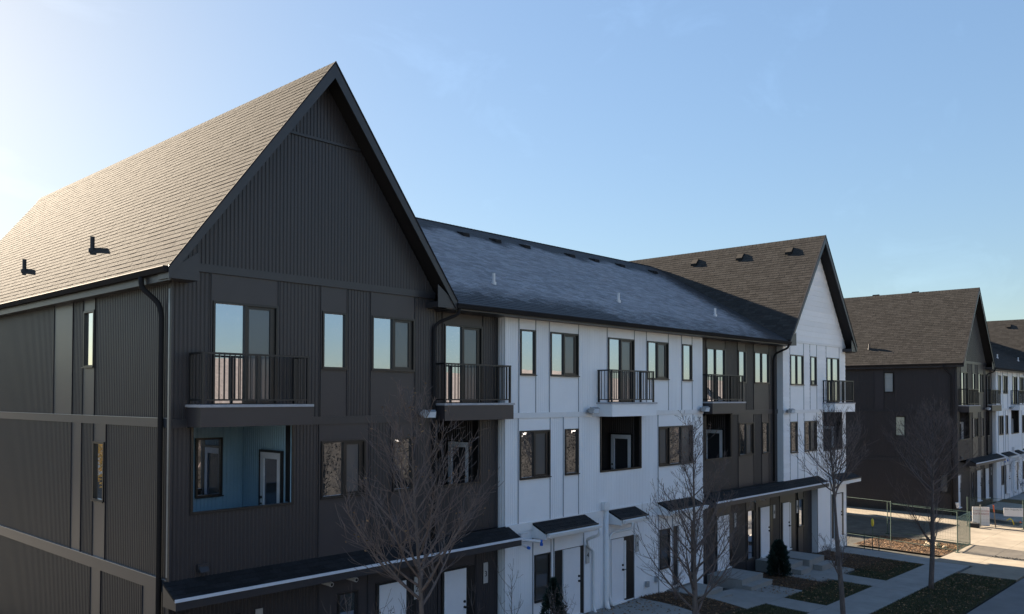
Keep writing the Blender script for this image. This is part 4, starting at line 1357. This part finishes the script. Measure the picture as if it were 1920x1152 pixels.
bare_tree('street_tree', 'bare grey tree in front of the dark gabled end and its white gutter edge', (1.22, -6.0, .1), 6.7, .060, 3.55, 1.78, 41, limbs=28, lean=(-.012, 0), leaves=22, sub=8,
          extra=((3.7, 185, 62, 2.0, .030), (3.9, 170, 55, 1.7, .028), (3.8, 15, 55, 1.9, .03), (4.2, 350, 50, 1.8, .03), (4.1, 195, 42, 2.0, .03)))
bare_tree('street_tree', 'bare slanting tree before the corner of the white wall and the far dark bay', (8.55, -6.0, .1), 6.1, .068, 1.9, 1.9, 57, limbs=28, lean=(.068, 0), leaves=2,
          extra=((2.4, 180, 60, 1.9, .032), (2.8, 10, 58, 1.9, .03), (3.4, 190, 55, 1.6, .03), (3.3, 350, 60, 1.9, .03)))
bare_tree('street_tree', 'bare tree with a forked stem in front of the white far gable', (16.75, -6.0, .05), 6.3, .072, 3.9, 1.6, 63, limbs=26, lean=(-.02, 0), leaves=1,
          extra=((1.65, 175, 50, 1.5, .03), (1.75, 10, 45, 1.2, .028), (1.9, 200, 40, .9, .02), (3.8, 5, 36, 2.7, .05), (3.9, 350, 44, 2.4, .038), (3.9, 178, 38, 1.9, .04), (4.0, 25, 50, 2.2, .03), (4.3, 0, 30, 2.2, .035)))
bare_tree('street_tree', 'bare tree on the grass verge before the fenced bed and the brown far wall', (25.1, -5.85, -.02), 6.3, .085, 3.2, 2.6, 77, limbs=34, lean=(-.015, 0), leaves=1,
          extra=((1.5, 172, 48, 2.9, .04), (1.6, 165, 55, 2.4, .035), (1.45, 10, 62, 1.7, .035), (1.8, 190, 42, 2.0, .03), (2.2, 0, 60, 2.2, .03), (2.6, 185, 55, 2.4, .03)))

def sapling(label, base, H, seed, n=7, spread=.5, leaves=0):
    rg = np.random.default_rng(seed)
    t = thing('sapling', label, 'shrub', base, 'leafless shrubs in the beds')
    cfg = dict(up=[.1, .35, .4, .3], wob=[.05, .06, .08, .1], rmin=.0032)
    b, lb = MB(), MB()
    for k in range(n):
        az = k*2.4+rg.uniform(-.4, .4); ti = R(rg.uniform(4, 30))
        d = (math.sin(ti)*math.cos(az), math.sin(ti)*math.sin(az), math.cos(ti))
        P1, R1 = grow(b, (0, 0, -.02), d, H*rg.uniform(.75, 1.05), .013, 1, cfg, rg, 5)
        for q in range(9):
            f = rg.uniform(.25, .97); i = min(len(P1)-2, int(f*(len(P1)-1)))
            ax = (P1[i+1]-P1[i]).normalized(); s = Vector(rg.normal(0, 1, 3)); s = (s-ax*s.dot(ax)).normalized()
            P2, _ = grow(b, P1[i], ax*.7+s*.7, H*rg.uniform(.10, .30), .006, 2, cfg, rg, 3)
            for c in range(2):
                grow(b, P2[3], Vector(rg.normal(0, .6, 3))+Vector((0, 0, .5)), H*.07, .0035, 3, cfg, rg, 3)
            for c in range(leaves):
                p = P2[rg.integers(1, len(P2))]+Vector(rg.normal(0, .02, 3))
                a = Vector(rg.normal(0, 1, 3)).normalized()*.022; cc = a.orthogonal().normalized()*.014
                lb.quad(p-a, p-cc, p+a, p+cc, rg.random())
    ob('stems', b.mesh('stems', M['twig']), t)
    if lb.v:
        q = ob('leaves', lb.mesh('leaves', M['spruce'], tint=True), t); q['kind'] = 'stuff'
sapling('tall leafless shrub by the dark wall with pale upright twigs', (1.85, -3.1, .3), 2.95, 5, 9)
sapling('small dark-leaved shrub in front of the second white door', (4.55, -1.3, .3), 2.05, 8, 7, leaves=3)
sapling('thin leafless sapling before the corner where the white wall begins', (6.30, -2.5, .3), 2.75, 11, 3)
sapling('leafless shrub at the foot of the white wall left of door four', (8.9, -2.0, .3), 1.9, 13, 6)
sapling('low leafless shrub between the fifth door and the second tree', (15.9, -1.0, .3), .95, 15, 8)
sapling('low leafless shrub beside the far concrete stoop', (27.3, -1.2, .0), .8, 17, 9)
sapling('leafless young tree in front of the farther row beside its white section', (56.8, -2.6, -.2), 2.9, 19, 6)
sapling('leafless young tree at the right edge before the farther white section', (63.5, -3.0, -.2), 3.0, 23, 6)

def spruce(label, base, H, rad, seed, dense=1.0, rnd=False):
    rg = np.random.default_rng(seed)
    t = thing('spruce', label, 'spruce', base, 'small spruces in the beds')
    b = MB(); b.tube([(0, 0, -.05), (0, 0, H*.96)], [.03, .006], 6)
    ob('trunk', b.mesh('trunk', M['bark']), t)
    n = MB()
    N = int(1500*dense)
    for k in range(N):
        f = rg.random()**.8
        z = H*f
        rr = rad*(math.sqrt(max(0, 1-f**2.2)) if rnd else (1-f)**.75)*(.5+.5*rg.random()**.6)*(1+.12*math.sin(z*31))
        rr *= 1+.18*math.sin(5*(k*2.39996 % 6.283)+z*7)
        az = k*2.39996 % 6.283
        c = Vector((math.cos(az)*rr, math.sin(az)*rr, z))
        out = Vector((math.cos(az), math.sin(az), .35+.7*f)).normalized()
        s = rg.uniform(.05, .11)
        for q in range(3):
            side = Vector(rg.normal(0, 1, 3)); side = (side-out*side.dot(out)).normalized()
            n.poly([c-side*.012, c+side*.012, c+out*s+side*rg.uniform(-.05, .05)], rg.random())
            n.poly([c-out*.02, c+side*s*.55+out*s*.4, c+out*.03], rg.random())
    q = ob('needles', n.mesh('needles', M['spruce'], tint=True), t); q['kind'] = 'stuff'
spruce('small pointed blue-green spruce beside the fourth white door', (9.60, -1.25, .3), 1.75, .50, 3, 1.2)
spruce('round dark spruce between two concrete stoops', (23.22, -1.0, .02), 1.30, .36, 4, 2.4, True)

# ------------------------------------------------------------------ site fence, signs and bits in the lane
def fence_run(label, pts, H, posts=True, gauze=False, wires=True):
    (x0, y0), (x1, y1) = pts
    L = math.hypot(x1-x0, y1-y0)
    t = thing('site_fence', label, 'fence', (x0, y0, gz(x0, y0)), 'temporary site fence panels')
    t.rotation_euler = (0, 0, math.atan2(y1-y0, x1-x0))
    b = MB(); b.tube([(0, 0, -.05), (0, 0, H)], .022, 8); b.box(-.10, .10, -.05, .05, -.02, .03)
    pm = b.mesh('post', M['greenpost'])
    for u in (0, L): ob('post', pm, t, (u, 0, gz(x0+(x1-x0)*u/L, y0+(y1-y0)*u/L)-gz(x0, y0)))
    dz = gz(x1, y1)-gz(x0, y0)
    for z in (.10, H-.03):
        b = MB(); b.tube([(0, 0, z), (L, 0, z+dz)], .012, 6); ob('rail', b.mesh('rail', M['greenpost']), t)
    b = MB(); n = int(L/.075)
    for k in range(1, n):
        u = L*k/n; b.tube([(u, 0, .1+dz*u/L), (u, 0, H-.03+dz*u/L)], .0020, 3, cap=False)
    for k in range(1, 9):
        z = .1+(H-.13)*k/9; b.tube([(0, 0, z), (L, 0, z+dz)], .0020, 3, cap=False)
    q = ob('wire_mesh', b.mesh('wire_mesh', M['greenpost']), t); q['kind'] = 'stuff'
    if gauze:
        b = MB(); b.quad((.03, -.02, .06), (L-.03, -.02, .06+dz), (L-.03, -.02, H-.05+dz), (.03, -.02, H-.05)); ob('privacy_screen', b.mesh('privacy_screen', M['gauze']), t)
fence_run('green wire fence panel running back beside the white gable end', ((34.75, -1.25), (35.5, 1.9)), 1.95)
fence_run('green wire fence panel along the lit mulch bed, ending at the driveway', ((34.05, -4.35), (34.75, -1.25)), 1.85)
fence_run('short fence panel covered with green privacy screen', ((34.05, -4.35), (36.85, -4.15)), 1.6, gauze=True)
fence_run('fence panel along the far side of the lane behind the green screen', ((36.85, -4.15), (37.4, -.2)), 1.6)
fence_run('fence panel in front of the brown far wall with the entrance sign behind it', ((43.5, -2.35), (44.55, -4.80)), 1.62)
fence_run('fence panel at the right edge carrying a white sheet', ((44.55, -4.85), (45.3, -7.4)), 1.6)

t = thing('entrance_sign', 'white construction entrance sign with dark red lettering and a post in front', 'sign', (44.05, -2.88, gz(44, -2.9)))
t.rotation_euler = (0, 0, math.atan2(-2.45, 1.05))
b = MB(); b.box(-.42, .42, -.015, .015, .05, 1.08); ob('sign_board', b.mesh('sign_board', M['signwhite']), t)
ob('lettering', text_mesh('CONSTRUCTION', .100, M['signred']), t, (0, -.018, .86))
ob('lettering', text_mesh('ENTRANCE', .150, M['signred']), t, (0, -.018, .70))
b = MB(); b.box(-.06, -.02, -.10, -.06, -.1, 1.22); ob('sign_post', b.mesh('sign_post', M['steel']), t)
t = thing('weight_block', 'dark rubber weight block at the foot of the entrance sign', 'block', (43.35, -2.72, gz(43.4, -2.7)))
b = MB(); b.prism([(-.17, 0), (.17, 0), (.20, .06), (.18, .24), (-.18, .24), (-.20, .06)], 'y', -.22, .22); ob('block_body', b.mesh('block_body', M['pvcdark']), t)
b = MB(); b.tube([(0, -.1, .22), (0, -.1, .30), (0, .1, .30), (0, .1, .22)], .015, 6); ob('handle', b.mesh('handle', M['pvcdark']), t)
t = thing('address_sign', 'white address sign hung on the fence at the right edge', 'sign', (44.33, -4.38, gz(44.3, -4.4)+.70))
t.rotation_euler = (0, 0, math.atan2(-2.45, 1.05))
b = MB(); b.box(-.46, .46, -.012, .004, 0, .44); ob('sign_board', b.mesh('sign_board', M['signwhite']), t)
ob('lettering', text_mesh('3351 Chappelle Dr', .108, M['signgrey']), t, (.0, -.014, .365))
t2 = thing('fence_sheet', 'white sheet on the fence cut off by the right edge of the picture', 'sign', (44.72, -5.30, gz(44.6, -5.2)+.42))
t2.rotation_euler = (0, 0, math.atan2(-2.55, .75))
b = MB(); b.box(-.40, .40, -.03, -.022, 0, .85); ob('sheet', b.mesh('sheet', M['signwhite']), t2)
b = MB(); b.tube([(-.38, -.02, .82), (-.38, .03, .82)], .01, 6); b.tube([(.38, -.02, .82), (.38, .03, .82)], .01, 6); ob('cable_tie', b.mesh('cable_tie', M['pvcdark']), t2)
t = thing('survey_stake', 'leaning wooden survey stake with an orange top beside the entrance sign', 'stake', (44.25, -3.55, gz(44.2, -3.5)))
b = MB(); b.prism([(-.02, -.05), (.02, -.05), (.03, .85), (-.03, .85)], 'y', -.02, .02); q = ob('stake_shaft', b.mesh('stake_shaft', M['wood']), t); q.rotation_euler = (R(-5), 0, 0)
b = MB(); b.box(-.035, .035, -.025, .025, .851, 1.22); q = ob('stake_top', b.mesh('stake_top', M['orange']), t); q.rotation_euler = (R(-5), 0, 0)
t = thing('hose', 'bent yellow hose end standing up behind the right fence', 'hose', (46.6, -3.75, gz(46.6, -3.7)))
b = MB(); b.tube([(0, -.16, -.02), (0, -.10, .22), (0, .02, .30), (0, .16, .20)], .035, 8); ob('hose_bend', b.mesh('hose_bend', M['yellow'], smooth=True), t)
b = MB(); b.tube([(0, .16, .20), (0, .19, .175)], .045, 8); ob('coupling', b.mesh('coupling', M['steel']), t)
t = thing('marker_cap', 'small red marker cap on a pin behind the right fence', 'marker', (46.8, -4.2, gz(46.8, -4.2)))
b = MB(); b.tube([(0, 0, -.05), (0, 0, .14)], .008, 6); ob('pin', b.mesh('pin', M['steel']), t)
b = MB(); b.tube([(0, 0, .10), (0, 0, .16), (0, 0, .19)], [.05, .05, .02], 8); ob('cap', b.mesh('cap', M['orange']), t)
t = thing('bollard_light', 'white conical lamp head on a dark post by the far corner door', 'lamp', (46.75, -1.0, gz(46.7, -1)))
b = MB(); b.tube([(0, 0, -.05), (0, 0, .5)], .03, 8); ob('post', b.mesh('post', M['pvcdark']), t)
b = MB(); b.tube([(0, 0, .5), (0, 0, .82)], [.06, .12], 10); ob('lamp_shade', b.mesh('lamp_shade', M['signwhite']), t)
rg = np.random.default_rng(2)
for k, (x, y, s, lab) in enumerate(((35.15, -3.15, .17, 'largest tan field stone in the sunlit bed'), (34.75, -2.85, .12, 'middle-sized tan stone left of the largest one in the bed'), (35.35, -2.80, .11, 'small stone just behind the largest stone in the bed'), (35.0, -3.55, .10, 'small stone in front of the largest stone in the bed'), (35.65, -2.6, .09, 'small stone at the back of the sunlit bed'))):
    bm_ = MB()
    import bmesh
    bb = bmesh.new(); bmesh.ops.create_icosphere(bb, subdivisions=2, radius=s)
    for v in bb.verts:
        v.co *= 1+rg.normal(0, .10); v.co.z *= .72
    me = bpy.data.meshes.new('field_stone'); bb.to_mesh(me); bb.free(); me.materials.append(M['rock'])
    ob('field_stone', me, None, (x, y, gz(x, y)+s*.42), label=lab, cat='stone', group='field stones in the lit bed')
for k, (x, y, h, lab) in enumerate(((30.15, -1.05, .75, 'leftmost of three green pegs by the gable end'), (30.35, -1.35, 1.0, 'middle green peg by the gable end with a yellow tag'), (30.0, -1.75, .7, 'nearest of three green pegs by the gable end'))):
    t = thing('garden_peg', lab, 'peg', (x+1.7, y, gz(x, y)), 'green pegs by the gable end')
    b = MB(); b.tube([(0, 0, -.05), (0, 0, h)], .02, 6); ob('peg_shaft', b.mesh('peg_shaft', M['greenpost']), t)
    if k == 1:
        b = MB(); b.tube([(0, 0, h+.001), (0, 0, h+.10), (0, 0, h+.30), (0, 0, h+.36)], [.03, .07, .06, .01], 8); ob('tag', b.mesh('tag', M['yellow']), t)
t = thing('mud_ridge', 'narrow strip of dried mud across the sunlit driveway', 'mud', (34.1, -6.3, gz(34, -6.3)+.02))
b = MB()
for k in range(70):
    y = rg.uniform(-1.0, .55); x = rg.normal(0, .10)*(1 if y > -.7 else .5); s = rg.uniform(.02, .06)
    b.poly([(x-s, y-s, 0), (x+s, y-s*.6, 0), (x+s*.2, y+s, 0)][::1], .3)
    b.poly([(x-s, y-s, 0), (x+s, y-s*.6, 0), (x, y, s*.7)], .3); b.poly([(x+s, y-s*.6, 0), (x+s*.2, y+s, 0), (x, y, s*.7)], .6); b.poly([(x+s*.2, y+s, 0), (x-s, y-s, 0), (x, y, s*.7)], .5)
q = ob('mud_clods', b.mesh('mud_clods', M['soil']), t); q['kind'] = 'stuff'

# ------------------------------------------------------------------ houses round about (seen in the window panes, and whose shade falls in the lane)
def house(label, x0, x1, y0, y1, eave, ridge, wallm, axis, name='house'):
    t = thing(name, label, 'house', (x0, y0, gz(x0, y0)), 'houses round the site')
    w, d = x1-x0, y1-y0
    b = MB(); b.box(0, w, 0, d, -.3, eave)
    if axis == 'x':
        b.poly([(0, 0, eave), (0, d, eave), (0, d/2, ridge)]); b.poly([(w, d, eave), (w, 0, eave), (w, d/2, ridge)])
    else:
        b.poly([(w, 0, eave), (0, 0, eave), (w/2, 0, ridge)]); b.poly([(0, d, eave), (w, d, eave), (w/2, d, ridge)])
    ob('wall', b.mesh('wall', wallm), t)
    b = MB(); o_ = .4; th = .18
    if axis == 'x':
        k = (ridge-eave)/(d/2)
        b.prism([(-o_, eave-o_*k+.02), (d/2, ridge+.02), (d+o_, eave-o_*k+.02), (d+o_, eave-o_*k+.02+th), (d/2, ridge+th), (-o_, eave-o_*k+.02+th)], 'x', -o_, w+o_)
    else:
        k = (ridge-eave)/(w/2)
        b.prism([(-o_, eave-o_*k+.02), (w/2, ridge+.02), (w+o_, eave-o_*k+.02), (w+o_, eave-o_*k+.02+th), (w/2, ridge+th), (-o_, eave-o_*k+.02+th)], 'y', -o_, d+o_)
    ob('roof', b.mesh('roof', M['houseroof']), t)
    for side in (0, 1):
        for fl in range(int(eave//2.7)):
            n = max(2, int(w//3.2))
            for k in range(n):
                u = w*(k+.5)/n-.55; z = .9+fl*2.8
                ff = MB(); ring(ff, 1.1, 1.35, .07, -.05, .02)
                me = cached('hwf', lambda: ff.mesh('window', M['whitetrim']))
                o = ob('window', me, t, (u, 0, z)) if side == 0 else ob('window', me, t, (u+1.1, d, z), math.pi)
                ob('pane', box_me('pane', .96, .02, 1.21, M['doorglass']), o, (.07, -.005, .07))
mats_ = [M['housebrown'], M['housered'], M['housebrown'], M['housered'], M['housebrown'], M['housered'], M['housebrown'], M['housebrown'], M['housered'], M['housebrown']]
spec = [('tan house across the road, westernmost', -9, 'x', 8.6), ('narrow-eaved taupe house across the road by the bare tree', 2, 'x', 8.5), ('tan house across the road beside the narrow-eaved one', 13, 'x', 9.0), ('broad taupe house across the road', 24, 'x', 8.8),
        ('tan house across the road east of the broad taupe one', 35, 'x', 8.8), ('taupe house across the road with a low ridge', 46, 'x', 9.4), ('tan house across the road beyond the low taupe one', 57, 'x', 8.9), ('tan long house far along the road', 68, 'x', 8.9), ('taupe house far along the road', 80, 'x', 9.0), ('tan house at the far end of the road', 92, 'x', 9.0)]
for (lab, x, ax, rd_), mm in zip(spec, mats_):
    house(lab, x, x+9.2, -40, -30, 5.6, rd_, mm, ax)
house('tall dark house behind the lane whose shade falls across it', 39.5, 46.8, 26.5, 41.5, 9.0, 13.6, M['dark'], 'x', 'rear_house')
house('low tan house behind the left end of the row', -22, -9, 52, 62, 5.4, 8.4, M['housebrown'], 'x')
def leafy(label, base, H, seed):
    rg_ = np.random.default_rng(seed)
    t = thing('autumn_tree', label, 'tree', base, 'autumn trees out of frame')
    b = MB(); b.tube([(0, 0, -.1), (0, 0, H*.75)], [.14, .04], 8); ob('trunk', b.mesh('trunk', M['bark']), t)
    n = MB()
    for k in range(2600):
        v = Vector(rg_.normal(0, 1, 3)).normalized()*rg_.random()**.4
        p = Vector((v.x*H*.28, v.y*H*.28, H*.62+v.z*H*.36))
        a = Vector(rg_.normal(0, 1, 3)).normalized()*.09; c = a.orthogonal().normalized()*.06
        n.quad(p-a, p-c, p+a, p+c, rg_.random())
    q = ob('leaves', n.mesh('leaves', M['leafyellow'], tint=True), t); q['kind'] = 'stuff'
leafy('yellow autumn tree behind the left end of the row', (-11.5, 31, 0), 6.5, 3)
leafy('second yellow autumn tree farther behind the left end', (-15.5, 40, 0), 7.0, 4)
M['added_hedge'] = mat('added_brown_hedge', (0.017, 0.0155, 0.014), 0.8, 0.1, vary=0.5, scale=.5, tint=0.25)
def added_hedge(label, x0, x1, y, seed):  # added out of frame to block the bright houses in low window reflections
    rg_ = np.random.default_rng(seed)
    t = thing('added_hedge', label, 'added_hedge', (x0, y, gz(x0, y)), 'added hedges that darken the window reflections')
    b, st, core_b = MB(), MB(), MB()
    n = int((x1-x0)*130)
    for k in range(n):
        u = rg_.uniform(0, x1-x0)
        h = 4.9+.6*math.sin(u*1.1+seed)+.4*math.sin(u*3.1)
        p = Vector((u, abs(rg_.normal(0, .22))+.25, h*rg_.random()**.8+.15))
        a = Vector(rg_.normal(0, 1, 3)).normalized()*.10; c = a.orthogonal().normalized()*.06
        b.quad(p-a, p-c, p+a, p+c, rg_.random())
    u = 0.0
    while u < x1-x0-.01:
        h = 4.9+.6*math.sin(u*1.1+seed)+.4*math.sin(u*3.1)-.25
        w_ = min(.4, x1-x0-u); core_b.box(u, u+w_, -.3, .25, 0, h); u += w_
    for k in range(int((x1-x0)*1.5)):
        u = rg_.uniform(0, x1-x0); st.tube([(u, 0, -.1), (u+rg_.normal(0, .3), rg_.normal(0, .2), 3.4)], [.04, .01], 5)
    ob('stems', st.mesh('stems', M['bark']), t)
    q = ob('leaves', b.mesh('leaves', M['added_hedge'], tint=True), t); q['kind'] = 'stuff'
    q = ob('twigs', core_b.mesh('twigs', M['added_hedge']), t); q['kind'] = 'stuff'  # solid dark core, added so no bright gaps show in the reflections
added_hedge('added tall brown hedging across the road to darken window reflections, opposite the dark gable', -14, 12.5, -27, 1)
added_hedge('added tall brown hedging across the road to darken window reflections, opposite the white block', 13.5, 30.0, -27, 2)
added_hedge('added tall brown hedging across the road to darken window reflections, opposite the far gable', 32, 62, -27, 3)
added_hedge('added tall brown hedging across the road to darken window reflections, opposite the farther row', 63.5, 105, -27, 4)
for k, x in enumerate((6, 14, 22, 33, 44, 58)):
    bare_tree('street_tree', 'bare tree on the verge across the road, number %d from the west' % (k+1) if False else ['bare tree across the road near the narrow-eaved house', 'bare tree across the road near the middle tan house', 'bare tree across the road near the broad taupe house', 'bare tree across the road before the east tan house', 'bare tree across the road before the low taupe house', 'bare tree across the road at the east end'][k],
              (x, -24.5, 0), 7.5, .08, 2.2, 2.0, 100+k, limbs=14, sub=5, group='bare trees across the road', leaves=0)
